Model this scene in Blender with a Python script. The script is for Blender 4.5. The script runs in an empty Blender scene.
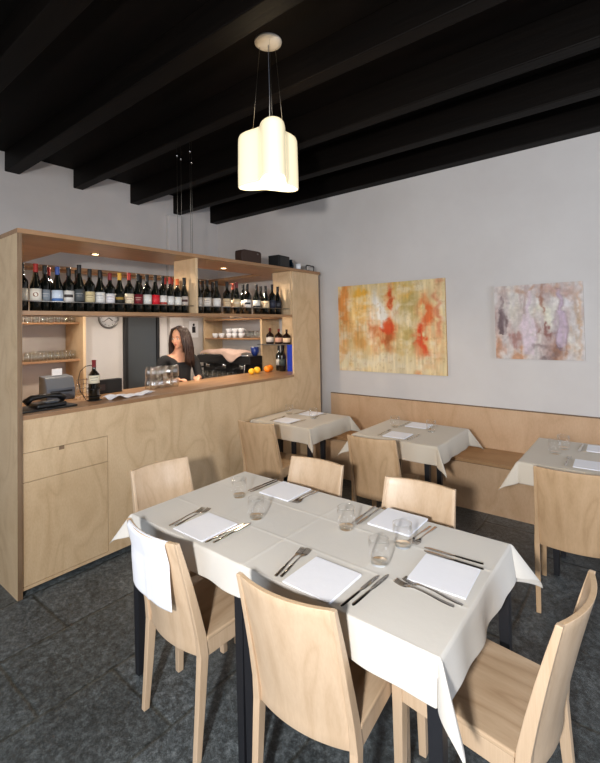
import bpy, bmesh, math, random
from mathutils import Vector, Matrix
C = bpy.context.scene
col = C.collection
PI = math.pi
R = math.radians
rnd = random.Random(7)

# ------------------------------------------------------------------ camera
F_PX, YAW, PITCH, ROLL, PY = 434.82, 38.53, 1.51, -1.083, 315.14
cd = bpy.data.cameras.new('camera')
cam = bpy.data.objects.new('camera', cd)
col.objects.link(cam)
cd.sensor_width = 36
cd.sensor_fit = 'AUTO'
cd.lens = F_PX / 763 * 36
cd.shift_y = -(381.5 - PY) / 763
cd.clip_start = 0.05
cam.matrix_world = (Matrix.Translation((0, 0, 1.65)) @ Matrix.Rotation(R(YAW), 4, 'Z') @
                    Matrix.Rotation(R(90 + PITCH), 4, 'X') @ Matrix.Rotation(R(-ROLL) * -1, 4, 'Z'))
C.camera = cam

# ------------------------------------------------------------------ world, lights, exposure
w = bpy.data.worlds.new('world')
C.world = w
w.use_nodes = True
w.node_tree.nodes['Background'].inputs[0].default_value = (0.75, 0.85, 1.0, 1)
w.node_tree.nodes['Background'].inputs[1].default_value = 1.0

def area(name, loc, target, size, power, color, size_y=None):
    l = bpy.data.lights.new(name, 'AREA')
    l.energy = power
    l.color = color
    l.size = size
    if size_y:
        l.shape = 'RECTANGLE'
        l.size_y = size_y
    o = bpy.data.objects.new(name, l)
    col.objects.link(o)
    o.location = loc
    o.rotation_euler = (Vector(target) - Vector(loc)).to_track_quat('-Z', 'Y').to_euler()
    return o
area('flash_light', (0.0, -0.8, 1.84), (-1.7, 3.0, 1.05), 0.14, 108, (1.0, 0.975, 0.945))
area('window_light_front', (-0.4, -3.35, 1.75), (-0.6, 3.0, 1.3), 3.0, 78, (0.86, 0.92, 1.0), 1.7)
area('window_light_right', (3.35, 2.4, 1.75), (-2, 3.2, 1.4), 1.7, 72, (0.78, 0.86, 1.0), 1.5)

C.view_settings.view_transform = 'Standard'
C.view_settings.look = 'None'
C.view_settings.gamma = 1
C.view_settings.use_curve_mapping = False
C.view_settings.exposure = -0.09
C.cycles.transparent_max_bounces = 48

# ------------------------------------------------------------------ materials
def srgb(c):
    return tuple(((x / 255) / 12.92 if x / 255 <= 0.04045 else ((x / 255 + 0.055) / 1.055) ** 2.4) for x in c) + (1,)
def mat(name, c, rough=0.5, metal=0.0, **k):
    m = bpy.data.materials.new(name)
    m.use_nodes = True
    b = m.node_tree.nodes['Principled BSDF']
    b.inputs['Base Color'].default_value = srgb(c)
    b.inputs['Roughness'].default_value = rough
    b.inputs['Metallic'].default_value = metal
    for kk, v in k.items():
        b.inputs[kk.replace('_', ' ')].default_value = v
    return m
def nodes(m):
    return m.node_tree.nodes, m.node_tree.links, m.node_tree.nodes['Principled BSDF']
def coords(N, L, scale, rot=(0, 0, 0)):
    t = N.new('ShaderNodeTexCoord')
    mp = N.new('ShaderNodeMapping')
    mp.inputs['Scale'].default_value = scale
    mp.inputs['Rotation'].default_value = rot
    L.new(t.outputs['Object'], mp.inputs[0])
    return mp.outputs[0]
def noise(N, L, vec, scale, detail=4, rough=0.5, dist=0.0):
    n = N.new('ShaderNodeTexNoise')
    n.inputs['Scale'].default_value = scale
    n.inputs['Detail'].default_value = detail
    n.inputs['Roughness'].default_value = rough
    n.inputs['Distortion'].default_value = dist
    L.new(vec, n.inputs['Vector'])
    return n.outputs[0]
def ramp(N, L, fac, stops):
    r = N.new('ShaderNodeValToRGB')
    el = r.color_ramp.elements
    while len(el) < len(stops):
        el.new(0.5)
    for e, (p, c) in zip(el, stops):
        e.position = p
        e.color = srgb(c)
    L.new(fac, r.inputs[0])
    return r.outputs[0]
def mixc(N, L, fac, a, b, mode='MIX'):
    m = N.new('ShaderNodeMix')
    m.data_type = 'RGBA'
    m.blend_type = mode
    if isinstance(fac, (int, float)):
        m.inputs[0].default_value = fac
    else:
        L.new(fac, m.inputs[0])
    L.new(a, m.inputs[6])
    L.new(b, m.inputs[7])
    return m.outputs[2]
def bump(N, L, b, h, strength, dist=0.01):
    n = N.new('ShaderNodeBump')
    n.inputs['Strength'].default_value = strength
    n.inputs['Distance'].default_value = dist
    L.new(h, n.inputs['Height'])
    L.new(n.outputs[0], b.inputs['Normal'])
def wood(name, light, mid, dark, grain=(1, 1, 0.12), rough=0.45, scale=9.0, cath=0.5):
    """veneer: fine fibres, broad cathedral figure and soft mottling"""
    m = mat(name, mid, rough)
    N, L, b = nodes(m)
    v = coords(N, L, grain)
    fine = noise(N, L, v, scale * 14, 3, 0.6)
    broad = noise(N, L, v, scale * 0.45, 2, 0.5, 0.6)
    mu = N.new('ShaderNodeMath'); mu.operation = 'MULTIPLY'; mu.inputs[1].default_value = 11
    L.new(broad, mu.inputs[0])
    fr = N.new('ShaderNodeMath'); fr.operation = 'PINGPONG'; fr.inputs[1].default_value = 1
    L.new(mu.outputs[0], fr.inputs[0])
    v2 = coords(N, L, (1, 1, 1))
    mott = noise(N, L, v2, 3.2, 3, 0.6)
    c1 = ramp(N, L, fr.outputs[0], [(0.0, dark), (0.35, mid), (1.0, light)])
    c2 = ramp(N, L, fine, [(0.3, dark), (0.62, light)])
    c3 = ramp(N, L, mott, [(0.3, mid), (0.7, light)])
    a = mixc(N, L, 1 - cath, c1, c3)
    a = mixc(N, L, 0.22, a, c2)
    L.new(a, b.inputs['Base Color'])
    bump(N, L, b, fine, 0.06, 0.002)
    return m
M = {}
M['birch'] = wood('birch_plywood', (220, 194, 158), (206, 177, 139), (184, 153, 114), (1, 1, 0.45), 0.42, 8, 0.45)
M['birch_h'] = wood('birch_plywood_long', (220, 194, 158), (206, 177, 139), (184, 153, 114), (1, 0.2, 1), 0.42, 7, 0.35)
M['bench'] = wood('bench_plywood', (216, 184, 150), (204, 168, 132), (186, 148, 112), (1, 1, 0.4), 0.45, 6, 0.4)
M['bench_seat'] = wood('bench_seat_plywood', (186, 148, 106), (172, 132, 92), (152, 114, 78), (0.2, 1, 1), 0.4, 6, 0.4)
M['ply_edge'] = wood('plywood_edge', (138, 112, 86), (120, 96, 72), (90, 70, 50), (8, 8, 0.3), 0.6, 6, 0.6)
M['oak'] = wood('oiled_counter_wood', (172, 134, 98), (152, 115, 80), (128, 94, 64), (1, 0.12, 1), 0.35, 8, 0.5)
M['beech'] = wood('beech_veneer', (216, 191, 163), (206, 179, 149), (188, 159, 127), (1.2, 1.2, 0.14), 0.36, 8, 0.5)
M['beech_tan'] = wood('tan_beech_veneer', (208, 176, 140), (196, 163, 126), (176, 143, 106), (1.2, 1.2, 0.14), 0.4, 8, 0.6)  # browner tone, used on the chairs facing the bench
M['beech_h'] = wood('beech_seat_veneer', (206, 180, 150), (194, 165, 134), (172, 142, 111), (1.2, 0.16, 1), 0.36, 7, 0.85)
M['beech_leg'] = wood('beech_solid', (212, 187, 159), (202, 175, 145), (184, 155, 123), (2, 2, 0.1), 0.4, 9, 0.3)
M['chair_edge'] = wood('layered_edge', (212, 184, 150), (202, 172, 138), (180, 150, 116), (2, 2, 0.1), 0.5, 9, 0.3)
M['black_leg'] = mat('black_stained_wood', (30, 31, 36), 0.45)
N, L, b = nodes(M['black_leg'])
bump(N, L, b, noise(N, L, coords(N, L, (1, 1, 0.05)), 90, 3), 0.3, 0.002)

# plaster
def plaster(name, c, c2):
    m = mat(name, c, 0.85)
    N, L, b = nodes(m)
    v = coords(N, L, (1, 1, 1))
    n1 = noise(N, L, v, 1.3, 5, 0.6)
    L.new(ramp(N, L, n1, [(0.3, c2), (0.7, c)]), b.inputs['Base Color'])
    bump(N, L, b, noise(N, L, v, 9, 6, 0.65), 0.12, 0.01)
    return m
M['plaster'] = plaster('white_plaster', (220, 217, 215), (210, 206, 204))
M['plaster2'] = plaster('rear_plaster', (214, 210, 207), (202, 198, 196))
# ceiling wood
m = mat('dark_beam_wood', (26, 19, 14), 0.6)
N, L, b = nodes(m)
v = coords(N, L, (0.08, 1, 1))
L.new(ramp(N, L, noise(N, L, v, 14, 5, 0.65), [(0.3, (6, 4, 3)), (0.75, (15, 10, 7))]), b.inputs['Base Color'])
bump(N, L, b, noise(N, L, v, 30, 4), 0.25, 0.01)
b.inputs['Specular IOR Level'].default_value = 0.12
M['beam'] = m
m = mat('dark_ceiling_boards', (22, 17, 13), 0.7)
N, L, b = nodes(m)
v = coords(N, L, (0.3, 1, 1))
L.new(ramp(N, L, noise(N, L, v, 6, 5, 0.7), [(0.3, (7, 6, 5)), (0.62, (16, 11, 9)), (0.85, (32, 16, 12))]), b.inputs['Base Color'])
b.inputs['Specular IOR Level'].default_value = 0.1
M['ceil'] = m
# slate floor
m = mat('slate_tiles', (75, 80, 84), 0.5)
N, L, b = nodes(m)
t = N.new('ShaderNodeTexCoord')
br = N.new('ShaderNodeTexBrick')
sx_ = N.new('ShaderNodeSeparateXYZ'); cx_ = N.new('ShaderNodeCombineXYZ')
L.new(t.outputs['Object'], sx_.inputs[0])
for i_, j_, off in ((1, 0, 13.5 - 1.11), (0, 1, 2.569 + 4.9)):
    ad = N.new('ShaderNodeMath'); ad.operation = 'ADD'; ad.inputs[1].default_value = off
    L.new(sx_.outputs[i_], ad.inputs[0]); L.new(ad.outputs[0], cx_.inputs[j_])
wob = N.new('ShaderNodeTexNoise'); wob.inputs['Scale'].default_value = 6; L.new(t.outputs['Object'], wob.inputs['Vector'])
ws = N.new('ShaderNodeVectorMath'); ws.operation = 'SCALE'; ws.inputs['Scale'].default_value = 0.02; L.new(wob.outputs[1], ws.inputs[0])
wa = N.new('ShaderNodeVectorMath'); wa.operation = 'ADD'; L.new(cx_.outputs[0], wa.inputs[0]); L.new(ws.outputs[0], wa.inputs[1])
L.new(wa.outputs[0], br.inputs['Vector'])
br.offset = 0.241
br.inputs['Scale'].default_value = 1.0
br.inputs['Brick Width'].default_value = 1.35
br.inputs['Row Height'].default_value = 0.49
br.inputs['Mortar Size'].default_value = 0.014
br.inputs['Mortar Smooth'].default_value = 1.0
br.inputs['Color1'].default_value = srgb((82, 88, 91)); br.inputs['Color2'].default_value = srgb((102, 108, 112))
br.inputs['Mortar'].default_value = srgb((70, 72, 70))
v = coords(N, L, (1, 1, 1), (0, 0, 0.5))
n1 = noise(N, L, v, 24, 12, 1.0)
n2 = noise(N, L, v, 2.6, 5, 0.65)
g = ramp(N, L, n1, [(0.40, (40, 42, 44)), (0.5, (122, 126, 128)), (0.59, (255, 255, 255))])
g2 = ramp(N, L, n2, [(0.3, (130, 134, 136)), (0.7, (240, 240, 238))])
c = mixc(N, L, 1.0, br.outputs[0], g, 'MULTIPLY')
c = mixc(N, L, 0.8, c, g2, 'MULTIPLY')
gain = N.new('ShaderNodeVectorMath'); gain.operation = 'SCALE'; gain.inputs['Scale'].default_value = 4.0
L.new(c, gain.inputs[0]); L.new(gain.outputs[0], b.inputs['Base Color'])
L.new(ramp(N, L, n1, [(0.3, (165, 165, 165)), (0.8, (120, 120, 120))]), b.inputs['Roughness'])
hh = N.new('ShaderNodeMath'); hh.operation = 'SUBTRACT'
L.new(n1, hh.inputs[0]); L.new(br.outputs['Fac'], hh.inputs[1])
bump(N, L, b, hh.outputs[0], 0.45, 0.01)
M['floor'] = m

def fabric(name, c, rough=0.85, s=500):
    m = mat(name, c, rough)
    N, L, b = nodes(m)
    v = coords(N, L, (1, 1, 1))
    bump(N, L, b, noise(N, L, v, 22, 4, 0.6), 0.10, 0.01)
    b.inputs['Sheen Weight'].default_value = 0.15
    return m
M['cloth'] = fabric('ivory_tablecloth', (212, 208, 201))
M['cloth_far'] = fabric('beige_tablecloth', (204, 194, 178))
M['napkin'] = fabric('white_linen', (240, 242, 250))
M['pinkcloth'] = fabric('pale_pink_cloth', (205, 175, 160))
M['steel'] = mat('cutlery_steel', (200, 196, 190), 0.16, 1.0)
M['dullsteel'] = mat('brushed_steel', (150, 148, 145), 0.35, 1.0)
M['chrome'] = mat('chrome', (215, 215, 215), 0.1, 1.0)
M['black'] = mat('black_plastic', (16, 16, 18), 0.35)
M['blackmatt'] = mat('matt_black', (12, 11, 11), 0.7)
M['brown'] = mat('dark_brown_leather', (52, 33, 24), 0.5)
M['grey'] = mat('grey_plastic', (86, 92, 102), 0.45)
M['white'] = mat('white_ceramic', (232, 234, 238), 0.2)
M['whitep'] = mat('white_paper', (238, 238, 240), 0.8)
M['door'] = mat('slate_grey_door', (70, 76, 82), 0.5)
M['doortrim'] = mat('dark_door_frame', (30, 32, 36), 0.5)
M['blue'] = mat('blue_carton', (36, 66, 190), 0.35)
M['bluecup'] = mat('blue_ceramic', (30, 48, 110), 0.2)
M['canopy'] = mat('white_metal_canopy', (205, 195, 180), 0.5)
M['wire'] = mat('steel_wire', (120, 116, 108), 0.4, 1.0)
M['orange'] = mat('orange_peel', (240, 130, 20), 0.42)
N, L, b = nodes(M['orange'])
bump(N, L, b, noise(N, L, coords(N, L, (1, 1, 1)), 220, 2), 0.3, 0.003)
M['lemon'] = mat('yellow_peel', (245, 180, 40), 0.42)
M['wine_glass'] = mat('dark_bottle_glass', (10, 13, 10), 0.08, 0, Coat_Weight=0.5)
M['wine_glass2'] = mat('dark_brown_bottle_glass', (26, 11, 8), 0.08)
def glass(name, c=(245, 250, 250), a=0.16):
    m = bpy.data.materials.new(name)
    m.use_nodes = True
    N = m.node_tree.nodes; L = m.node_tree.links
    N.clear()
    out = N.new('ShaderNodeOutputMaterial'); mx = N.new('ShaderNodeMixShader')
    tr = N.new('ShaderNodeBsdfTransparent'); gl = N.new('ShaderNodeBsdfGlossy')
    lw_ = N.new('ShaderNodeLayerWeight'); lw_.inputs[0].default_value = 0.5
    pw = N.new('ShaderNodeMath'); pw.operation = 'POWER'; pw.inputs[1].default_value = 3.2
    L.new(lw_.outputs['Facing'], pw.inputs[0])
    fr = N.new('ShaderNodeMath'); fr.operation = 'MULTIPLY_ADD'; fr.inputs[1].default_value = a * 2; fr.inputs[2].default_value = 0.016 if a < 0.7 else 0.10
    L.new(pw.outputs[0], fr.inputs[0])
    tr.inputs[0].default_value = srgb(c); gl.inputs['Roughness'].default_value = 0.03
    gl.inputs[0].default_value = (1, 1, 1, 1)
    L.new(fr.outputs[0], mx.inputs[0]); L.new(tr.outputs[0], mx.inputs[1]); L.new(gl.outputs[0], mx.inputs[2])
    L.new(mx.outputs[0], out.inputs[0])
    return m
M['glass'] = glass('clear_glass', (255, 255, 255), 0.42)
M['glass2'] = glass('sparkling_glass', (250, 252, 252), 0.8)
M['glass_base'] = glass('thick_glass_base', (246, 248, 247), 0.6)
def emit(name, c, s, base=(240, 240, 240)):
    m = mat(name, base, 0.4)
    b = m.node_tree.nodes['Principled BSDF']
    b.inputs['Emission Color'].default_value = srgb(c)
    b.inputs['Emission Strength'].default_value = s
    return m
# blown glass of the pendant: brightest round the lamp inside, faces at an angle dimmer
m = mat('opal_glass', (245, 235, 205), 0.25)
N, L, b = nodes(m)
b.inputs['Emission Color'].default_value = srgb((255, 236, 190))
lw = N.new('ShaderNodeLayerWeight'); lw.inputs[0].default_value = 0.35
mr = N.new('ShaderNodeMapRange'); mr.inputs['To Min'].default_value = 0.78; mr.inputs['To Max'].default_value = 0.36
L.new(lw.outputs['Facing'], mr.inputs[0])
L.new(mr.outputs[0], b.inputs['Emission Strength'])
M['opal'] = m
M['spot'] = emit('lit_downlight', (255, 214, 160), 14)
M['skin'] = mat('skin', (214, 160, 130), 0.5, 0, Subsurface_Weight=0.05)
M['hair'] = mat('dark_brown_hair', (46, 28, 20), 0.42)
M['sweater'] = mat('black_knit_top', (20, 20, 23), 0.8)
M['trouser'] = mat('black_trousers', (18, 18, 20), 0.8)
M['lips'] = mat('lips', (170, 90, 80), 0.4)
M['eye'] = mat('eye_white', (225, 220, 215), 0.2)

# ------------------------------------------------------------------ helpers
def put(name, me, mats, parent=None, loc=None, rotz=None):
    o = bpy.data.objects.new(name, me)
    col.objects.link(o)
    if not isinstance(mats, (list, tuple)):
        mats = [mats]
    for m_ in mats:
        me.materials.append(m_)
    if parent:
        o.parent = parent
    if loc is not None:
        o.location = loc
    if rotz is not None:
        o.rotation_euler = (0, 0, rotz)
    return o
def tag(o, label=None, cat=None, group=None, kind=None):
    if label: o['label'] = label
    if cat: o['category'] = cat
    if group: o['group'] = group
    if kind: o['kind'] = kind
    return o
def empty(name, loc=(0, 0, 0), rz=0.0, label=None, cat=None, group=None):
    o = bpy.data.objects.new(name, None)
    col.objects.link(o)
    o.empty_display_size = 0.1
    o.location = loc
    o.rotation_euler = (0, 0, rz)
    return tag(o, label, cat, group)
class MB:
    def __init__(s):
        s.bm = bmesh.new()
    def box(s, x0, x1, y0, y1, z0, z1, mi=0):
        vs = [s.bm.verts.new((x, y, z)) for x in (x0, x1) for y in (y0, y1) for z in (z0, z1)]
        for f in ((0, 1, 3, 2), (4, 6, 7, 5), (0, 4, 5, 1), (2, 3, 7, 6), (0, 2, 6, 4), (1, 5, 7, 3)):
            fc = s.bm.faces.new([vs[i] for i in f]); fc.material_index = mi
        return s
    def frustum(s, c0, h0, c1, h1):
        """square prism between rectangles c0 (half sizes h0) and c1 (h1); z from the centres"""
        a = [s.bm.verts.new((c0[0] + i * h0[0], c0[1] + j * h0[1], c0[2])) for i, j in ((-1, -1), (1, -1), (1, 1), (-1, 1))]
        b_ = [s.bm.verts.new((c1[0] + i * h1[0], c1[1] + j * h1[1], c1[2])) for i, j in ((-1, -1), (1, -1), (1, 1), (-1, 1))]
        s.bm.faces.new(a[::-1]); s.bm.faces.new(b_)
        for i in range(4):
            s.bm.faces.new((a[i], a[(i + 1) % 4], b_[(i + 1) % 4], b_[i]))
        return s
    def lathe(s, prof, seg=20, c=(0, 0, 0), closed=False, axis='Z', mi=0):
        rings = []
        for r_, z in prof:
            if r_ < 1e-6:
                p = (0, 0, z)
                rings.append([s.bm.verts.new(s._ax(p, c, axis))])
            else:
                rings.append([s.bm.verts.new(s._ax((r_ * math.cos(2 * PI * k / seg), r_ * math.sin(2 * PI * k / seg), z), c, axis)) for k in range(seg)])
        n = len(rings)
        for i in range(n if closed else n - 1):
            a, b_ = rings[i], rings[(i + 1) % n]
            for k in range(seg):
                k2 = (k + 1) % seg
                vs = ([a[0]] if len(a) == 1 else [a[k], a[k2]]) + ([b_[0]] if len(b_) == 1 else [b_[k2], b_[k]])
                if len(vs) > 2:
                    try:
                        fc = s.bm.faces.new(vs); fc.smooth = True; fc.material_index = mi
                    except ValueError:
                        pass
        return s
    def _ax(s, p, c, axis):
        x, y, z = p
        if axis == 'X': x, y, z = z, x, y
        if axis == 'Y': x, y, z = y, z, x
        return (x + c[0], y + c[1], z + c[2])
    def tube(s, pts, r, seg=8, closed=False):
        pts = [Vector(p) for p in pts]
        rs = r if isinstance(r, (list, tuple)) else [r] * len(pts)
        rings = []
        n = len(pts)
        up = None
        for i, p in enumerate(pts):
            if closed:
                d = pts[(i + 1) % n] - pts[i - 1]
            else:
                d = pts[min(i + 1, n - 1)] - pts[max(i - 1, 0)]
            d.normalize()
            if up is None:
                up = Vector((0, 0, 1)) if abs(d.z) < 0.9 else Vector((1, 0, 0))
            sd = d.cross(up).normalized()
            up = sd.cross(d).normalized()
            rings.append([s.bm.verts.new(p + (sd * math.cos(2 * PI * k / seg) + up * math.sin(2 * PI * k / seg)) * rs[i]) for k in range(seg)])
        for i in range(n if closed else n - 1):
            a, b_ = rings[i], rings[(i + 1) % n]
            for k in range(seg):
                fc = s.bm.faces.new((a[k], a[(k + 1) % seg], b_[(k + 1) % seg], b_[k])); fc.smooth = True
        if not closed:
            s.bm.faces.new(rings[0][::-1]); s.bm.faces.new(rings[-1])
        return s
    def grid(s, nu, nv, fn, smooth=True, mi=0):
        vs = [[s.bm.verts.new(fn(i / nu, j / nv)) for j in range(nv + 1)] for i in range(nu + 1)]
        for i in range(nu):
            for j in range(nv):
                fc = s.bm.faces.new((vs[i][j], vs[i + 1][j], vs[i + 1][j + 1], vs[i][j + 1])); fc.smooth = smooth; fc.material_index = mi
        return vs
    def ball(s, c, r, seg=16, rings=10):
        rr = r if isinstance(r, (tuple, list)) else (r, r, r)
        m_ = Matrix.Translation(c) @ Matrix.Diagonal((rr[0], rr[1], rr[2], 1))
        g_ = bmesh.ops.create_uvsphere(s.bm, u_segments=seg, v_segments=rings, radius=1, matrix=m_)
        for v_ in g_['verts']:
            for f in v_.link_faces: f.smooth = True
        return s
    def mesh(s, name):
        bmesh.ops.recalc_face_normals(s.bm, faces=s.bm.faces)
        me = bpy.data.meshes.new(name)
        s.bm.to_mesh(me); s.bm.free()
        return me
    def build(s, name, mats, parent=None, loc=None, rotz=None, bevel=0, solid=0, sub=0):
        o = put(name, s.mesh(name), mats, parent, loc, rotz)
        if solid:
            md = o.modifiers.new('solid', 'SOLIDIFY'); md.thickness = solid; md.offset = 0
        if bevel:
            md = o.modifiers.new('bevel', 'BEVEL'); md.width = bevel; md.segments = 2; md.limit_method = 'ANGLE'
        if sub:
            md = o.modifiers.new('sub', 'SUBSURF'); md.levels = sub; md.render_levels = sub
        return o
def box(name, m_, x0, x1, y0, y1, z0, z1, parent=None, bevel=0.0015, **k):
    return MB().box(x0, x1, y0, y1, z0, z1).build(name, m_, parent, bevel=bevel, **k)
def copy_tree(o, parent=None):
    c = o.copy()
    col.objects.link(c)
    c.parent = parent
    for ch in list(o.children):
        copy_tree(ch, c)
    return c
def structure(o):
    o['kind'] = 'structure'
    return o

# ------------------------------------------------------------------ room shell
XL, XR, YF, YB, ZC = -5.15, 3.3, -3.3, 4.45, 3.52
structure(box('floor', M['floor'], XL, XR, YF, YB, -0.1, 0, bevel=0))
structure(box('ceiling', M['ceil'], XL, XR, YF, YB, ZC, ZC + 0.1, bevel=0))
structure(box('wall_left', M['plaster2'], XL - 0.15, XL, YF, YB + 0.15, 0, ZC, bevel=0))
structure(box('wall_back', M['plaster'], XL, XR, YB, YB + 0.15, 0, ZC, bevel=0))
b_ = MB()   # front wall (behind the camera) with its window opening
b_.box(XL, XR, YF - 0.15, YF, 0, 0.85).box(XL, XR, YF - 0.15, YF, 2.65, ZC)
b_.box(XL, -2.0, YF - 0.15, YF, 0.85, 2.65).box(1.2, XR, YF - 0.15, YF, 0.85, 2.65)
structure(b_.build('wall_front', M['plaster']))
b_ = MB()
b_.box(XR, XR + 0.15, YF, YB + 0.15, 0, 0.95).box(XR, XR + 0.15, YF, YB + 0.15, 2.55, ZC)
b_.box(XR, XR + 0.15, YF, 1.5, 0.95, 2.55).box(XR, XR + 0.15, 3.3, YB + 0.15, 0.95, 2.55)
structure(b_.build('wall_right', M['plaster']))
# beams: old timbers, each a thing of its own
beams = [(-1.19, -1.05), (-0.49, -0.35), (0.22, 0.36), (0.92, 1.06), (1.60, 1.74), (2.29, 2.40), (3.0, 3.12), (3.65, 3.77), (4.31, 4.45)]
zb = [3.32, 3.32, 3.32, 3.32, 3.315, 3.305, 3.275, 3.265, 3.25]
for (y0, y1), z in zip(beams, zb):
    if y0 < -0.6: continue
    structure(box('ceiling_beam', M['beam'], XL, XR, y0, y1, z, ZC, bevel=0.008))

# grey door and its frame on the far left wall
d = structure(box('door_1', M['door'], XL, XL + 0.045, 2.93, 3.33, 0.0, 2.1, bevel=0.003))
b_ = MB().box(XL, XL + 0.06, 3.335, 3.375, 0, 2.14).box(XL, XL + 0.06, 2.885, 2.925, 0, 2.14).box(XL, XL + 0.06, 2.925, 3.335, 2.1, 2.14)
structure(b_.build('trim_1', M['doortrim'], bevel=0.003))
structure(box('trim_2', M['plaster'], XL, XL + 0.07, 3.53, 3.75, 0, ZC - 0.3, bevel=0.01))

# ------------------------------------------------------------------ bar
XB = -3.083
bar = empty('bar_cabinet', (XB, 1.02, 0), 0, 'large birch plywood bar cabinet with bottle shelf and open canopy frame', 'bar')
def bp(name, m_, x0, x1, y0, y1, z0, z1, parent=None, **k):
    o = box(name, m_, x0 - XB, x1 - XB, y0 - 1.02, y1 - 1.02, z0, z1, parent or bar, **k)
    return o
o = bp('end_panel', [M['birch'], M['ply_edge']], -4.70, XB + 0.02, 1.02, 1.048, 0, 2.272, bevel=0)
for p in o.data.polygons:
    if p.normal.x > 0.5: p.material_index = 1
fp = MB()
out_ = [(0.028, 0.035), (0.59, 0.035), (3.22, 0.035), (3.22, 2.272), (2.725, 2.272), (2.725, 1.092), (0.028, 1.092), (0.028, 0.886), (0.587, 0.886), (0.587, 0.055), (0.028, 0.055)]
va = [fp.bm.verts.new((0, y, z)) for y, z in out_]; vb = [fp.bm.verts.new((-0.02, y, z)) for y, z in out_]
fp.bm.faces.new(va); fp.bm.faces.new(vb[::-1])
for i in range(len(out_)): fp.bm.faces.new((va[i], va[(i + 1) % len(out_)], vb[(i + 1) % len(out_)], vb[i]))
fp.build('front_panel', M['birch'], bar, bevel=0.0008)
bp('toe_kick', M['blackmatt'], XB - 0.09, XB - 0.07, 1.05, 4.2, 0, 0.05)
bp('side_panel', M['birch'], -3.365, XB - 0.02, 3.728, 3.746, 1.786, 2.272)
bp('side_panel', M['birch'], -3.65, XB - 0.02, 4.21, 4.24, 0, 2.272)
bp('rear_panel', M['birch'], -3.66, -3.64, 1.05, 4.21, 0, 1.09)
MB().box(-3.665 - XB, 0.001, 0.029, 2.7245, 1.0925, 1.12).box(-3.665 - XB, -0.0205, 2.7245, 3.19, 1.0925, 1.12).build('countertop', M['oak'], bar, bevel=0.0008)
bp('divider', M['birch'], -3.40, XB, 2.412, 2.436, 1.786, 2.272)
bp('bottle_shelf', M['oak'], -3.42, XB + 0.006, 1.049, 3.728, 1.757, 1.785)
# drawer and door
dr = bp('drawer', M['birch'], XB - 0.02, XB, 1.051, 1.604, 0.702, 0.883)
bp('finger_pull', M['ply_edge'], XB - 0.004, XB + 0.0015, 1.272, 1.305, 0.86, 0.884, dr)
bp('door', M['birch'], XB - 0.02, XB, 1.051, 1.604, 0.058, 0.699)
# open canopy frame
fr = MB()
def fb(x0, x1, y0, y1): fr.box(x0 - XB, x1 - XB, y0 - 1.02, y1 - 1.02, 2.2725, 2.302)
fb(-3.60, XB + 0.025, 1.02, 4.24)
fb(-4.72, -3.60, 1.02, 1.50); fb(-4.72, -3.60, 3.80, 4.24); fb(-4.72, -4.58, 1.50, 3.80)
fr.build('canopy_frame', M['oak'], bar, bevel=0.001)
bp('rear_rail', M['oak'], -4.70, -4.68, 1.05, 4.24, 2.25, 2.272)
# bottle rail
b_ = MB()
for y0, y1 in ((1.05, 2.41), (2.437, 3.727)):
    b_.tube([(-3.115 - XB, y0 - 1.02, 1.85), (-3.115 - XB, y1 - 1.02, 1.85)], 0.004, 8)
b_.build('bottle_rail', M['dullsteel'], bar)
for (x, y, z) in ((-3.48, 1.72, 2.272), (-3.40, 3.02, 2.272), (-3.25, 3.0, 1.7565)):
    s = MB().lathe([(0.0, -0.006), (0.024, -0.006), (0.028, 0.0)], 20).build('downlight', M['spot'], bar, loc=(x - XB, y - 1.02, z))
    MB().lathe([(0.028, -0.002), (0.030, -0.008), (0.037, -0.006), (0.039, 0.0)], 20).build('downlight_ring', M['dullsteel'], s)
    l = bpy.data.lights.new('downlight_lamp', 'SPOT'); l.energy = 42 if z > 2 else 20; l.color = (1.0, 0.82, 0.62)
    l.spot_size = R(172); l.spot_blend = 0.3; l.shadow_soft_size = 0.025
    lo = bpy.data.objects.new('downlight_lamp', l); col.objects.link(lo)
    lo.location = (x, y, z - 0.015)
# added spots without fixtures, warming the wall on the bartender's side
for y in (1.7, 2.7, 3.6):
    l = bpy.data.lights.new('rear_fill_spot', 'SPOT'); l.energy = 24; l.color = (1.0, 0.87, 0.74)
    l.spot_size = R(150); l.spot_blend = 0.7; l.shadow_soft_size = 0.04
    lo = bpy.data.objects.new('rear_fill_spot', l); col.objects.link(lo)
    lo.location = (-4.3, y, 2.22)

# suspension cables of the canopy
for i, (x, y, zt, zf) in enumerate(((-3.2, 2.315, 3.305, 3.17), (-3.30, 2.43, 3.52, 3.2), (-3.2, 2.455, 3.52, 3.25), (-3.3, 2.55, 3.52, 3.2))):
    c_ = MB().tube([(x, y, 2.302), (x, y, zt)], 0.0016, 6).build('suspension_cable', M['wire'])
    MB().tube([(x, y, zf), (x, y, zf + 0.03)], 0.006, 8).build('cable_fitting', M['chrome'], c_)
    tag(c_, ['thin steel cable holding the bar canopy, leftmost of the four', 'thin steel cable holding the bar canopy, second from the left',
             'thin steel cable holding the bar canopy, third from the left', 'thin steel cable holding the bar canopy, rightmost of the four'][i], 'cable', 'steel cables above the bar')

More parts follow.
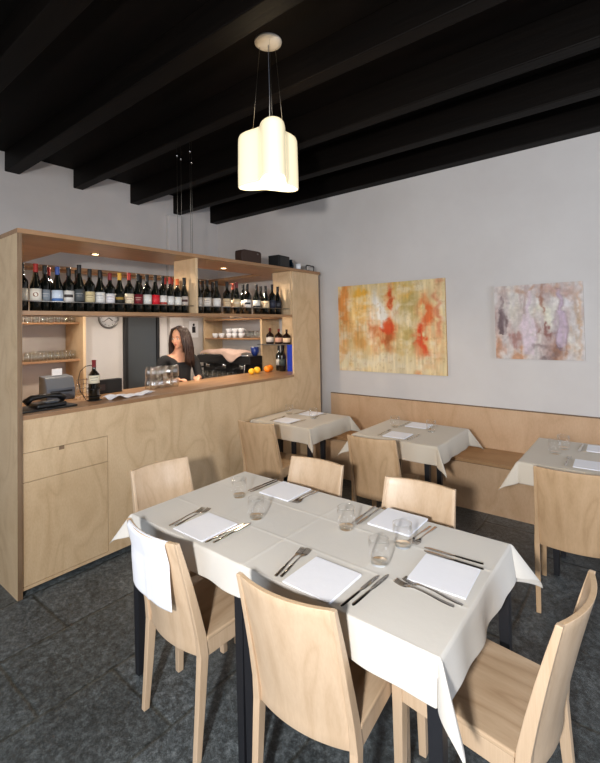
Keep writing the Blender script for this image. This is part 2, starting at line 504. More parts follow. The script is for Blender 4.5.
# ------------------------------------------------------------------ shelf units behind the bar
def shelf_thing(name, loc, label, parts):
    t = empty(name, loc, 0, label, 'shelf')
    for (n, m_, x0, x1, y0, y1, z0, z1) in parts:
        box(n, M[m_], x0 - loc[0], x1 - loc[0], y0 - loc[1], y1 - loc[1], z0, z1, t)
    return t
shelf_thing('shelf_unit', (-4.97, 1.06, 0), 'birch shelf unit with rows of drinking glasses behind left bar end',
    [('side_panel', 'birch', -5.14, -4.72, 2.195, 2.225, 0, 2.2), ('side_panel', 'birch', -5.14, -4.8, 1.06, 1.09, 0, 2.2),
     ('shelf', 'oak', -5.14, -4.80, 1.09, 2.195, 1.722, 1.742), ('shelf', 'oak', -5.14, -4.80, 1.09, 2.195, 1.325, 1.35),
     ('back_panel', 'birch', -5.145, -5.135, 1.06, 1.72, 1.0, 2.2),
     ('worktop', 'oak', -5.14, -4.60, 1.06, 2.195, 0.90, 0.93), ('base_cabinet', 'birch', -5.14, -4.62, 1.09, 2.195, 0.0, 0.90)])
shelf_thing('shelf_unit', (-5.08, 4.1, 0), 'birch shelf unit on end wall holding cups and spirit bottles',
    [('side_panel', 'birch', -5.08, -5.05, 4.1, 4.44, 0.92, 1.90), ('side_panel', 'birch', -3.93, -3.90, 4.1, 4.44, 0.92, 1.90),
     ('shelf', 'oak', -5.05, -3.93, 4.1, 4.44, 1.49, 1.51), ('shelf', 'oak', -5.05, -3.70, 4.1, 4.44, 1.757, 1.777)])
box('glass_shelf', M['dullsteel'], -3.895, -3.69, 4.0, 4.19, 1.425, 1.437)
gs = bpy.data.objects['glass_shelf']
tag(gs, 'thin grey shelf holding three small spirit bottles beside the bar post', 'shelf')
# its extent reaches behind the tall panel
gs.data.transform(Matrix.Translation((0, 0, 0)))
wc = empty('work_counter', (-4.5, 3.9, 0), 0, 'rear work counter under the coffee machine at the end wall', 'counter')
box('worktop', M['dullsteel'], -0.64, 0.80, -0.05, 0.18, 0.89, 0.92, wc)
box('base_cabinet', M['birch'], -0.62, 0.78, 0.0, 0.18, 0.0, 0.89, wc)

# ------------------------------------------------------------------ bench along the painted wall
bn = empty('wall_bench', (-3.06, 3.955, 0), 0, 'long birch plywood bench with low backrest along the wall with paintings', 'bench')
def nb(name, m_, x0, x1, y0, y1, z0, z1, **k): return box(name, M[m_], x0 + 3.06, x1 + 3.06, y0 - 3.955, y1 - 3.955, z0, z1, bn, **k)
nb('front_panel', 'bench', -3.06, 2.4, 3.975, 3.995, 0.0, 0.415)
nb('seat', 'bench_seat', -3.06, 2.4, 3.952, 4.425, 0.42, 0.445)
nb('seat_edge', 'ply_edge', -3.06, 2.4, 3.965, 3.98, 0.412, 0.42)
nb('backrest', 'bench', -3.06, 2.4, 4.42, 4.444, 0.445, 0.83)
nb('top_edge', 'ply_edge', -3.06, 2.4, 4.418, 4.446, 0.83, 0.838)

# ------------------------------------------------------------------ paintings
import numpy as np
def smooth_noise(w_, h_, sx, sy, seed):
    rs = np.random.RandomState(seed)
    gx, gy = int(sx) + 2, int(sy) + 2
    g_ = rs.rand(gy, gx)
    xs = np.linspace(0, sx, w_, endpoint=False); ys = np.linspace(0, sy, h_, endpoint=False)
    xi = xs.astype(int); yi = ys.astype(int)
    fx = xs - xi; fy = (ys - yi)[:, None]
    fx = fx * fx * (3 - 2 * fx); fy = fy * fy * (3 - 2 * fy)
    a = g_[np.ix_(yi, xi)]; b2 = g_[np.ix_(yi, xi + 1)]; c2 = g_[np.ix_(yi + 1, xi)]; d2 = g_[np.ix_(yi + 1, xi + 1)]
    return (a * (1 - fx) + b2 * fx) * (1 - fy) + (c2 * (1 - fx) + d2 * fx) * fy
def fbm(w_, h_, sx, sy, seed, oct=4):
    t_ = 0; a = 0.5
    for i in range(oct):
        t_ = t_ + a * smooth_noise(w_, h_, sx * 2 ** i, sy * 2 ** i, seed + i); a *= 0.5
    return t_ / (1 - 0.5 ** oct)
def paint(name, x0, x1, z0, z1, img, label, edge):
    """img[h,w,3] sRGB 0..255, row 0 at the top: canvas with its own paint colours"""
    h_, w_ = img.shape[:2]
    t_ = empty(name, ((x0 + x1) / 2, YB, z0), 0, label, 'painting')
    W, H = x1 - x0, z1 - z0
    me = bpy.data.meshes.new('canvas')
    xs = np.linspace(-W / 2, W / 2, w_ + 1); zs = np.linspace(H, 0, h_ + 1)
    verts = [(x, -0.026, z) for z in zs for x in xs]
    faces = [(j * (w_ + 1) + i, (j + 1) * (w_ + 1) + i, (j + 1) * (w_ + 1) + i + 1, j * (w_ + 1) + i + 1) for j in range(h_) for i in range(w_)]
    me.from_pydata(verts, [], faces)
    ca = me.color_attributes.new('paint', 'FLOAT_COLOR', 'CORNER')
    lin = np.clip(img / 255.0, 0, 1) ** 2.2
    arr = np.ones((h_ * w_, 4, 4), dtype=np.float32)
    arr[:, :, :3] = lin.reshape(-1, 1, 3)
    ca.data.foreach_set('color', arr.ravel())
    m_ = mat(name + '_paint', (200, 200, 200), 0.6)
    N, L, b = nodes(m_)
    at = N.new('ShaderNodeAttribute'); at.attribute_name = 'paint'
    L.new(at.outputs[0], b.inputs['Base Color'])
    bump(N, L, b, noise(N, L, coords(N, L, (1, 1, 1)), 40, 5, 0.7), 0.15, 0.004)
    put('canvas', me, m_, t_)
    box('stretcher_frame', mat(name + '_edge', edge, 0.8), -W / 2, W / 2, -0.0255, -0.001, 0, H, t_, bevel=0)
    return t_
def lerp(a, b2, t_): return a * (1 - t_[..., None]) + np.array(b2, float) * t_[..., None]
def blob(w_, h_, cx, cy, rx, ry, pw=1.0):
    X_, Y_ = np.meshgrid((np.arange(w_) + 0.5) / w_, (np.arange(h_) + 0.5) / h_)
    X_ = X_ + (fbm(w_, h_, 9, 12, int(cx * 997)) - 0.5) * 0.11; Y_ = Y_ + (fbm(w_, h_, 8, 6, int(cy * 991)) - 0.5) * 0.4
    return np.exp(-(((X_ - cx) / rx) ** 2 + ((Y_ - cy) / ry) ** 2) ** pw)
w_, h_ = 170, 132
n1 = fbm(w_, h_, 5, 4, 1); n2 = fbm(w_, h_, 16, 7, 9); n3 = fbm(w_, h_, 9, 12, 21); n4 = fbm(w_, h_, 40, 34, 33, 3)
img = np.ones((h_, w_, 3)) * np.array((232, 210, 160.))
img = lerp(img, (226, 190, 122), np.clip((n1 - 0.4) * 2.0, 0, 0.65))
for cx, cy, rx, ry, cc, k in ((0.05, 0.32, 0.07, 0.42, (230, 150, 78), 1.3), (0.04, 0.75, 0.05, 0.25, (226, 166, 100), 1.0), (0.24, 0.25, 0.08, 0.15, (236, 178, 70), 1.4),
        (0.68, 0.40, 0.08, 0.36, (190, 168, 104), 1.0), (0.62, 0.1, 0.13, 0.10, (220, 180, 96), 1.0), (0.20, 0.55, 0.10, 0.18, (222, 168, 98), 0.9), (0.36, 0.55, 0.05, 0.16, (206, 128, 80), 1.0),
        (0.49, 0.52, 0.055, 0.19, (214, 74, 28), 1.7), (0.53, 0.22, 0.03, 0.13, (210, 84, 34), 1.6), (0.50, 0.66, 0.05, 0.10, (176, 96, 44), 1.0), (0.80, 0.62, 0.045, 0.17, (220, 74, 34), 1.7), (0.85, 0.36, 0.035, 0.16, (222, 110, 56), 1.4),
        (0.94, 0.3, 0.03, 0.3, (214, 140, 100), 1.0), (0.78, 0.82, 0.04, 0.12, (222, 140, 90), 0.9), (0.92, 0.8, 0.05, 0.2, (220, 160, 110), 0.7),
        (0.42, 0.29, 0.05, 0.11, (242, 238, 230), 1.6), (0.57, 0.30, 0.03, 0.12, (232, 220, 200), 1.2), (0.68, 0.75, 0.06, 0.1, (198, 176, 110), 0.9),
        (0.3, 0.90, 0.4, 0.10, (232, 218, 182), 1.1), (0.65, 0.92, 0.3, 0.08, (230, 212, 172), 0.9)):
    img = lerp(img, cc, np.clip(blob(w_, h_, cx, cy, rx, ry) * 1.25 * k * np.clip(0.3 + 3.2 * (n2 - 0.28), 0, 1.3), 0, 1))
img = lerp(img, (238, 226, 202), np.clip((n3 - 0.5) * 2.4, 0, 0.6))
img = lerp(img, (170, 130, 80), np.clip((n4 - 0.66) * 2, 0, 0.2))
st_ = fbm(w_, h_, 60, 6, 77, 3)
img = img * (0.90 + 0.2 * st_)[..., None]
paint('painting', -2.925, -1.612, 1.115, 2.125, img, 'large abstract canvas in orange, yellow and red on the wall', (200, 160, 110))
w_, h_ = 110, 104
n1 = fbm(w_, h_, 9, 2.5, 5); n2 = fbm(w_, h_, 18, 4, 12); n3 = fbm(w_, h_, 34, 30, 8, 3)
img = np.ones((h_, w_, 3)) * np.array((206, 198, 196.))
img = lerp(img, (170, 140, 136), np.clip((n1 - 0.4) * 2.6, 0, 0.8))
img = lerp(img, (232, 228, 224), np.clip((n2 - 0.5) * 3.5, 0, 0.85))
def bottle_mark(cx, top, bot, wd, cc, k):
    X_, Y_ = np.meshgrid((np.arange(w_) + 0.5) / w_, (np.arange(h_) + 0.5) / h_)
    X_ = X_ + (fbm(w_, h_, 7, 9, int(cx * 997)) - 0.5) * 0.09; Y_ = Y_ + (fbm(w_, h_, 9, 6, 17) - 0.5) * 0.15
    tt = (Y_ - top) / (bot - top)
    wid = np.where(tt < 0.35, wd * 0.35, wd * np.clip(1.1 - abs(tt - 0.66) * 1.3, 0.35, 1))
    ins = ((tt > 0) & (tt < 1)) * np.clip((wid - abs(X_ - cx)) / 0.035, 0, 1)
    return ins * k * np.clip(0.2 + 2.0 * (n2 - 0.2), 0, 1)
for cx, cy, rx, ry, cc, k in ((0.2, 0.25, 0.10, 0.2, (226, 222, 210), 1.3), (0.6, 0.45, 0.09, 0.18, (224, 220, 200), 1.3), (0.86, 0.2, 0.07, 0.16, (220, 216, 220), 1.2), (0.88, 0.85, 0.06, 0.16, (226, 222, 214), 1.2),
        (0.26, 0.70, 0.09, 0.12, (158, 110, 104), 1.5), (0.28, 0.92, 0.07, 0.08, (196, 138, 100), 1.3), (0.74, 0.88, 0.08, 0.12, (176, 112, 74), 1.5), (0.58, 0.65, 0.10, 0.04, (132, 82, 74), 1.6),
        (0.08, 0.80, 0.06, 0.14, (196, 150, 128), 1.2), (0.5, 0.08, 0.4, 0.05, (186, 150, 130), 1.1), (0.56, 0.22, 0.02, 0.2, (150, 96, 74), 1.2), (0.48, 0.5, 0.02, 0.22, (142, 100, 96), 1.1), (0.96, 0.5, 0.02, 0.5, (206, 176, 150), 1.3)):
    img = lerp(img, cc, np.clip(blob(w_, h_, cx, cy, rx, ry) * k * np.clip(0.2 + 2.8 * (n2 - 0.28), 0, 1.3), 0, 1))
for cx, top, bot, wd, cc, k in ((0.09, 0.16, 0.68, 0.075, (92, 70, 74), 1.4), (0.40, 0.1, 0.92, 0.11, (216, 196, 208), 1.1), (0.755, 0.08, 0.86, 0.10, (126, 96, 104), 0.9), (0.755, 0.10, 0.83, 0.08, (192, 168, 190), 1.5)):
    img = lerp(img, cc, np.clip(bottle_mark(cx, top, bot, wd, cc, k), 0, 1))
for cx, cy, rx, ry, cc, k in ((0.5, 0.45, 0.06, 0.12, (222, 216, 196), 0.9), (0.9, 0.5, 0.03, 0.4, (176, 140, 108), 0.9), (0.02, 0.85, 0.03, 0.2, (186, 130, 96), 0.9),
        (0.72, 0.12, 0.2, 0.06, (182, 140, 130), 0.7), (0.6, 0.9, 0.2, 0.05, (90, 66, 66), 0.6), (0.25, 0.35, 0.05, 0.2, (186, 168, 150), 0.6)):
    img = lerp(img, cc, np.clip(blob(w_, h_, cx, cy, rx, ry) * k * np.clip(0.2 + 2.8 * (n2 - 0.28), 0, 1.3), 0, 1))
img = (img * 0.85 + 0.15 * 236) * (0.90 + 0.2 * n3)[..., None]
paint('painting', -1.135, -0.417, 1.31, 1.996, img, 'smaller abstract canvas in mauve, grey and white with bottle forms', (190, 180, 172))

# ------------------------------------------------------------------ pendant lamp
PX_, PYY = -1.88, 2.08
pl = empty('pendant_lamp', (PX_, PYY, 2.575), 0, 'lobed opal glass pendant lamp glowing under the dark beams', 'lamp')
MB().lathe([(0, 0.92), (0.062, 0.92), (0.088, 0.932), (0.09, 0.944), (0, 0.944)], 32).build('canopy', M['canopy'], pl)
LR = math.atan2(-PYY, -PX_) + 0.15
def shade_pt(t_, z, k=1.0):
    a = 2 * PI * t_
    r_ = 0.160 + 0.058 * math.cos(3 * (a - LR)) + 0.010 * math.cos(6 * (a - 0.3)) + 0.006 * math.cos(2 * a + 1)
    return (r_ * k * math.cos(a), r_ * k * math.sin(a), z)
prof = [(0.975, 0.006), (0.985, 0.0), (0.995, 0.004), (1.0, 0.016), (1.0, 0.11), (0.99, 0.2), (0.985, 0.29), (0.975, 0.325), (0.94, 0.342), (0.88, 0.348), (0.5, 0.352)]
def sfn(u, v):
    f = v * (len(prof) - 1); i = min(int(f), len(prof) - 2); q = f - i
    k = prof[i][0] * (1 - q) + prof[i + 1][0] * q; z = prof[i][1] * (1 - q) + prof[i + 1][1] * q
    a = 2 * PI * u
    return shade_pt(u, z + 0.025 * math.cos(3 * (a - LR)) * 0, k)
b_ = MB(); b_.grid(90, 20, sfn)
bmesh.ops.remove_doubles(b_.bm, verts=b_.bm.verts, dist=0.0002)
b_.build('lamp_shade', M['opal'], pl, solid=0.004)
MB().lathe([(0, 0.16), (0.03, 0.165), (0.045, 0.2), (0.03, 0.25), (0.018, 0.27), (0.018, 0.33), (0, 0.33)], 16).build('bulb', emit('bulb_glow', (255, 225, 170), 4), pl)
MB().tube([(0, 0, 0.33), (0.003, 0.002, 0.6), (0, 0, 0.922)], 0.0022, 8).build('power_cord', M['grey'], pl)
for a in (LR, LR + 2 * PI / 3, LR + 4 * PI / 3):
    MB().tube([(0.12 * math.cos(a), 0.12 * math.sin(a), 0.350), (0.06 * math.cos(a), 0.06 * math.sin(a), 0.922)], 0.001, 6).build('hanging_wire', M['wire'], pl)
l = bpy.data.lights.new('pendant_bulb', 'POINT'); l.energy = 4; l.color = (1.0, 0.84, 0.62); l.shadow_soft_size = 0.05
lo = bpy.data.objects.new('pendant_bulb', l); col.objects.link(lo); lo.location = (PX_, PYY, 2.68)
l = bpy.data.lights.new('pendant_bulb_up', 'POINT'); l.energy = 4; l.color = (1.0, 0.78, 0.5); l.shadow_soft_size = 0.1
lo = bpy.data.objects.new('pendant_bulb_up', l); col.objects.link(lo); lo.location = (PX_, PYY, 3.02)

# ------------------------------------------------------------------ chairs
def chair_proto():
    ch = empty('dining_chair')
    W = 0.197
    def rake(z):
        t_ = max(0.0, (z - 0.40) / 0.44)
        return 0.105 * t_ ** 1.2
    b_ = MB()
    T = 0.0085
    Z0, Z1 = 0.375, 0.846
    def face(sgn):
        def fn(u, v):
            x = (u * 2 - 1)
            z = Z0 + (Z1 - Z0) * v
            hw = W - 0.014 - 0.010 * v
            return (x * hw, -rake(z) - 0.034 * (1 - x * x) + sgn * T + 0.006, z)
        return fn
    f1 = b_.grid(16, 14, face(-1), mi=0); f2 = b_.grid(16, 14, face(1), mi=0)
    def band(p, q):
        for i in range(len(p) - 1):
            fc = b_.bm.faces.new((p[i], p[i + 1], q[i + 1], q[i])); fc.material_index = 1
    band([c[0] for c in f1], [c[0] for c in f2]); band([c[-1] for c in f1], [c[-1] for c in f2])
    band(f1[0], f2[0]); band(f1[-1], f2[-1])
    b_.build('backrest', [M['beech'], M['chair_edge']], ch, bevel=0.002)
    b_ = MB()
    b_.box(-W, W, 0.016, 0.422, 0.432, 0.45)
    b_.build('seat', M['beech_h'], ch, bevel=0.005)
    b_ = MB()
    b_.box(-W + 0.004, -W + 0.024, 0.02, 0.405, 0.372, 0.4315).box(W - 0.024, W - 0.004, 0.02, 0.405, 0.372, 0.4315)
    b_.box(-W + 0.024, W - 0.024, 0.392, 0.412, 0.372, 0.4315).box(-W + 0.024, W - 0.024, 0.006, 0.024, 0.385, 0.4315)
    b_.build('seat_frame', M['beech_leg'], ch, bevel=0.002)
    for s in (-1, 1):
        b_ = MB()
        st = [(0.0, -0.030, 0.012, 0.013), (0.2, -0.012, 0.013, 0.017), (0.38, 0.002, 0.014, 0.020), (0.46, 0, 0.0115, 0.020), (0.56, 0, 0.0095, 0.018), (0.66, 0, 0.009, 0.0155), (0.76, 0, 0.0085, 0.0125), (0.847, 0, 0.0085, 0.0095)]
        prev = None
        for z, yy, hx_, hy_ in st:
            y_ = yy if z < 0.45 else 0.004 - rake(z)
            cx_ = s * (W - 0.012 - 0.010 * max(0, (z - 0.375) / 0.471))
            ring = [b_.bm.verts.new((cx_ + i * hx_, y_ + j * hy_, z)) for i, j in ((-1, -1), (1, -1), (1, 1), (-1, 1))]
            if prev:
                for q in range(4): b_.bm.faces.new((prev[q], prev[(q + 1) % 4], ring[(q + 1) % 4], ring[q]))
            else: b_.bm.faces.new(ring[::-1])
            prev = ring
        b_.bm.faces.new(prev)
        b_.build('leg', M['beech_leg'], ch, bevel=0.003)
        b_ = MB().frustum((s * (W - 0.014), 0.403, 0.0), (0.014, 0.014), (s * (W - 0.019), 0.400, 0.4318), (0.0205, 0.0205))
        b_.build('leg', M['beech_leg'], ch, bevel=0.003)
    return ch
chair = chair_proto()
CH = [(-0.902, 1.115, 5, 'pale beech dining chair at near long side, closest to camera, right of the draped chair', 'main'),
      (-1.572, 1.100, -2, 'pale beech dining chair with white napkin hung over its curved back', 'main'),
      (-2.205, 1.515, -95, 'pale beech dining chair at the left end of the main table, nearest the bar drawer', 'main'),
      (-1.566, 2.005, 183, 'pale beech chair with its back showing behind the far edge of main table, left one', 'main'),
      (-0.925, 2.010, 183, 'pale beech chair with its back showing behind the far edge of main table, right one', 'main'),
      (-0.285, 1.525, 83, 'pale beech dining chair at the right end of main table showing its curved side edge', 'main'),
      (-2.640, 2.760, 9, 'brown plywood chair in front of the small table by the bar', 'wall'),
      (-1.585, 2.862, 8, 'plywood chair in front of the middle small table on the bench side', 'wall'),
      (-0.350, 2.850, 6, 'plywood chair with broad back in front of the small table at right frame edge', 'wall')]
for i, (x, y, a, lab, g_) in enumerate(CH):
    o = chair if i == 0 else copy_tree(chair)
    o.location = (x, y, 0); o.rotation_euler = (0, 0, R(a))
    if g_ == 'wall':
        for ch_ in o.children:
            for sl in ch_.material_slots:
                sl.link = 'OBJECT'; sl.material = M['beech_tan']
    tag(o, lab, 'chair', 'chairs around the main table' if g_ == 'main' else 'chairs facing the wall bench')

# ------------------------------------------------------------------ tables and cloths
def table(x0, x1, y0, y1, label, inset=0.03, group=None, far=False):
    t_ = empty('dining_table', ((x0 + x1) / 2, (y0 + y1) / 2, 0), 0, label, 'table', group)
    W, D = (x1 - x0) / 2, (y1 - y0) / 2
    box('tabletop', M['beech_h'], -W + 0.004, W - 0.004, -D + 0.004, D - 0.004, 0.728, 0.755, t_)
    iy = inset + 0.05 if inset > 0.05 else inset
    i2 = inset + 0.03
    j2 = iy + 0.03
    b_ = MB()
    b_.box(-W + i2, W - i2, -D + j2 - 0.01, -D + j2 + 0.01, 0.66, 0.727).box(-W + i2, W - i2, D - j2 - 0.01, D - j2 + 0.01, 0.66, 0.727)
    b_.box(-W + i2 - 0.01, -W + i2 + 0.01, -D + j2 + 0.011, D - j2 - 0.011, 0.66, 0.727).box(W - i2 - 0.01, W - i2 + 0.01, -D + j2 + 0.011, D - j2 - 0.011, 0.66, 0.727)
    b_.build('apron', M['black_leg'], t_, bevel=0.001)
    for sx in (-1, 1):
        for sy in (-1, 1):
            cx, cy = sx * (W - inset - 0.022), sy * (D - iy - 0.022)
            MB().frustum((cx, cy, 0), (0.016, 0.016), (cx, cy, 0.727), (0.022, 0.022)).build('leg', M['black_leg'], t_, bevel=0.002)
    return t_
def cloth(name, x0, x1, y0, y1, over, m_, label, seed, nx=150, ny=90, creases=(), group=None, lift=0.0, skew=(1, 1, 1, 1)):
    rs = random.Random(seed)
    W, D = (x1 - x0) / 2, (y1 - y0) / 2
    ox, oy = over
    ph = [rs.uniform(0, 6.28) for _ in range(8)]
    def fn(u, v):
        # denser sampling of the hanging parts
        a = (u * 2 - 1) * (W + ox); c = (v * 2 - 1) * (D + oy)
        sx = 1 if a > 0 else -1; sy = 1 if c > 0 else -1
        dx = max(abs(a) - W, 0); dy = max(abs(c) - D, 0)
        if sy < 0: dy *= skew[0] + (skew[1] - skew[0]) * u
        dx *= skew[2] if sx < 0 else skew[3]
        px = max(-W, min(W, a)); py = max(-D, min(D, c))
        z = 0.0
        if dx == 0 and dy == 0:
            for (ax, pos, amp) in creases:
                q = (px if ax == 'x' else py) - pos
                z += amp * math.exp(-(q / 0.005) ** 2)
            z += 0.0008 * math.sin(px * 9 + ph[0]) * math.sin(py * 11 + ph[1])
            return (px, py, z)
        r_ = math.hypot(dx, dy)
        if dx > 0 and dy > 0: r_ *= 1 + 0.17 * math.sin(2 * math.atan2(dy, dx)) ** 2
        e = min(1, r_ / 0.02)
        rr = min(r_, 0.02)
        if dx > 0 and dy > 0:
            th = math.atan2(dy, dx)
            k = math.sin(2 * th) ** 1.3
        else:
            th = 0 if dx > 0 else PI / 2
            k = 0.0
        # waves along the hem, dying out at the table edge
        s_along = (py if dx > dy else px)
        wv = 0.5 * math.sin(s_along * 17 + ph[2] + (1.3 if sx > 0 else 0)) + 0.35 * math.sin(s_along * 31 + ph[3])
        near_c = 0.0
        if dy == 0: near_c = math.exp(-((D - abs(c)) / 0.10))
        if dx == 0: near_c = math.exp(-((W - abs(a)) / 0.10))
        out = 0.006 * e + r_ * (0.10 + 0.05 * near_c + 0.50 * k) + 0.09 * r_ * wv * (1 - k)
        drop = math.sqrt(max(r_ * r_ - min(out, r_ * 0.9) ** 2, 0))
        drop = drop if r_ > 0.02 else r_ * r_ / 0.04 * 1.0 + 0
        ux, uy = math.cos(th), math.sin(th)
        # corner fold gathers towards the diagonal
        if k > 0:
            g_ = 0.5 * k
            ux = ux * (1 - g_) + 0.7071 * g_; uy = uy * (1 - g_) + 0.7071 * g_
        return (px + sx * ux * out, py + sy * uy * out, -drop)
    def warp(t_, edge, tot):
        # put 40% of samples in the overhang
        h_ = 0.22
        if t_ < h_: return t_ / h_ * edge
        if t_ > 1 - h_: return 1 - (1 - t_) / h_ * edge
        return edge + (t_ - h_) / (1 - 2 * h_) * (1 - 2 * edge)
    ex = ox / (2 * (W + ox)); ey = oy / (2 * (D + oy))
    b_ = MB()
    b_.grid(nx, ny, lambda u, v: fn(warp(u, ex, 1), warp(v, ey, 1)))
    o = b_.build(name, m_, None, loc=((x0 + x1) / 2, (y0 + y1) / 2, 0.7585 + lift))
    md = o.modifiers.new('solid', 'SOLIDIFY'); md.thickness = 0.0012; md.offset = 1
    tag(o, label, 'tablecloth', group)
    return o
table(-1.972, -1.226, 1.155, 1.900, 'left half of the joined main table, black leg beside the draped chair', -0.006, 'tables joined under the ivory cloth')
table(-1.212, -0.464, 1.155, 1.900, 'right half of the joined main table, by the right end chair', -0.006, 'tables joined under the ivory cloth')
cloth('tablecloth', -1.974, -0.462, 1.152, 1.902, (0.185, 0.165), M['cloth'], 'ivory cloth draped over the long main table, corners hanging low', 3,
  420, 240, [('y', 0.13, 0.0022), ('y', -0.13, 0.0018), ('x', -0.38, 0.0015), ('x', 0.0, 0.002), ('x', 0.38, 0.0015)], skew=(0.62, 0.76, 0.60, 0.70))
TB = [(-3.02, -2.33, 3.03, 3.66, 'small square table nearest the bar under a beige cloth', 'beige cloth on the small table nearest the bar'),
      (-1.92, -1.22, 3.10, 3.77, 'small square table under a beige cloth, middle of the bench row', 'beige cloth on the middle table of the bench row'),
      (-0.67, 0.05, 3.07, 3.78, 'small square table cut by the right frame edge', 'beige cloth on the small table cut by the right frame edge')]
for i, (x0, x1, y0, y1, l1, l2) in enumerate(TB):
    table(x0, x1, y0, y1, l1, 0.14, 'small tables along the bench')
    cloth('tablecloth', x0 - 0.002, x1 + 0.002, y0 - 0.002, y1 + 0.002, (0.155, 0.15), M['cloth_far'], l2, 11 + i, 90, 90, [('x', 0.0, 0.002)], 'cloths on the small tables', skew=((0.9, 0.9, 0.25, 0.9) if i == 0 else (0.9, 0.9, 0.9, 0.9)))

# ------------------------------------------------------------------ tableware
ZT = 0.7612
def napkin_mesh(s=0.1, h=0.006, seed=0):
    rs = random.Random(seed)
    b_ = MB()
    n = 4
    for k in range(n):
        z0 = k * h / n; z1 = z0 + h / n * 0.9
        d_ = [rs.uniform(-0.002, 0.002) for _ in range(4)]
        b_.box(-s + d_[0], s + d_[1], -s + d_[2], s + d_[3], z0, z1)
    return b_.mesh('napkin')
nap_me = [napkin_mesh(seed=i) for i in range(3)]
for me in nap_me: me.materials.append(M['napkin'])
def napkin(x, y, a, label, s=1.0, group=None, i=0):
    o = bpy.data.objects.new('napkin', nap_me[i % 3]); col.objects.link(o)
    o.location = (x, y, ZT + 0.0006); o.rotation_euler = (0, 0, R(a)); o.scale = (s, s, 1)
    md = o.modifiers.new('bevel', 'BEVEL'); md.width = 0.0012; md.segments = 2
    return tag(o, label, 'napkin', group)
def fork_mesh():
    b_ = MB()
    # handle and neck: flat bar that widens; local +Y towards the tines
    st = [(-0.105, 0.0035, 0.001), (-0.10, 0.0065, 0.001), (-0.06, 0.0055, 0.0022), (-0.01, 0.003, 0.006), (0.03, 0.0026, 0.0065), (0.045, 0.005, 0.005), (0.055, 0.0105, 0.003), (0.066, 0.0125, 0.002)]
    def fn(u, v):
        f = u * (len(st) - 1); i = min(int(f), len(st) - 2); q = f - i
        a = [st[i][j] * (1 - q) + st[i + 1][j] * q for j in range(3)]
        return ((v * 2 - 1) * a[1], a[0], a[2])
    v1 = b_.grid(28, 4, fn)
    for k in range(4):
        x = -0.0104 + k * 0.00693
        def tf(u, v, x=x): return (x + (v * 2 - 1) * (0.0022 - 0.001 * u), 0.0655 + 0.04 * u, 0.002 - 0.001 * math.sin(u * PI) + 0.005 * u * u)
        b_.grid(6, 1, tf)
    return b_.mesh('fork')
def knife_mesh():
    b_ = MB()
    st = [(-0.11, 0.004, 1), (-0.105, 0.0065, 1), (-0.05, 0.006, 1), (-0.01, 0.005, 1), (0.0, 0.0045, 0.6), (0.01, 0.0075, 0.25), (0.06, 0.0088, 0.2), (0.095, 0.0075, 0.2), (0.108, 0.004, 0.2), (0.112, 0.001, 0.2)]
    def fn(sg):
        def f_(u, v):
            f = u * (len(st) - 1); i = min(int(f), len(st) - 2); q = f - i
            a = [st[i][j] * (1 - q) + st[i + 1][j] * q for j in range(3)]
            return ((v * 2 - 1) * a[1], a[0], 0.003 + sg * 0.003 * a[2] * (1 - (v * 2 - 1) ** 2 * 0.9))
        return f_
    b_.grid(36, 6, fn(1)); b_.grid(36, 6, fn(-1))
    return b_.mesh('knife')
fk, kn = fork_mesh(), knife_mesh()
fk.materials.append(M['steel']); kn.materials.append(M['steel'])
def cutlery(kind, x0, y0, x1, y1, label, group=None, z=ZT):
    """handle end (x0,y0) to tip (x1,y1)"""
    me = fk if kind == 'fork' else kn
    o = bpy.data.objects.new(kind, me); col.objects.link(o)
    o.location = ((x0 + x1) / 2, (y0 + y1) / 2, z + (0.0012 if kind == 'fork' else 0.0012))
    o.rotation_euler = (0, 0, math.atan2(y1 - y0, x1 - x0) - PI / 2)
    if kind == 'fork':
        md = o.modifiers.new('solid', 'SOLIDIFY'); md.thickness = 0.0018; md.offset = 0
    return tag(o, label, kind, group)
SET = [  # napkin centre, angle, place name, forks, knives
    ((-1.573, 1.267), 0, 'the draped chair', [(-1.712, 1.175, -1.735, 1.385), (-1.690, 1.19, -1.706, 1.40)], [(-1.456, 1.175, -1.449, 1.39), (-1.428, 1.19, -1.432, 1.41)]),
    ((-1.555, 1.797), 0, 'the far left chair', [(-1.412, 1.90, -1.407, 1.70), (-1.434, 1.895, -1.424, 1.695)], [(-1.712, 1.90, -1.722, 1.68), (-1.69, 1.895, -1.698, 1.67)]),
    ((-0.919, 1.252), 0, 'the near right chair', [(-1.044, 1.172, -1.075, 1.38), (-1.062, 1.165, -1.098, 1.37)], [(-0.783, 1.165, -0.769, 1.385), (-0.756, 1.190, -0.744, 1.41)]),
    ((-0.905, 1.816), 0, 'the far right chair', [(-0.748, 1.865, -0.760, 1.66), (-0.770, 1.86, -0.784, 1.65)], [(-1.066, 1.90, -1.060, 1.68), (-1.036, 1.90, -1.036, 1.68)]),
    ((-0.588, 1.527), 93, 'the right end chair', [(-0.500, 1.375, -0.708, 1.390), (-0.478, 1.398, -0.692, 1.42)], [(-0.492, 1.678, -0.722, 1.665), (-0.482, 1.643, -0.712, 1.640)])]
for (nx_, ny_), a, who, fks, kns in SET:
    napkin(nx_, ny_, a, 'folded white napkin on the main table in front of ' + who, 1.0, 'napkins on the main table', rnd.randrange(3))
    for j, c_ in enumerate(fks):
        cutlery('fork', *c_, 'steel fork, %s of the pair by the napkin of %s' % (('inner', 'outer')[j] if who != 'the draped chair' else ('outer', 'inner')[j], who), 'forks on the main table')
    for j, c_ in enumerate(kns):
        cutlery('knife', *c_, 'steel knife, %s of the pair by the napkin of %s' % (('inner', 'outer')[j] if who in ('the draped chair', 'the near right chair') else ('outer', 'inner')[j], who), 'knives on the main table')
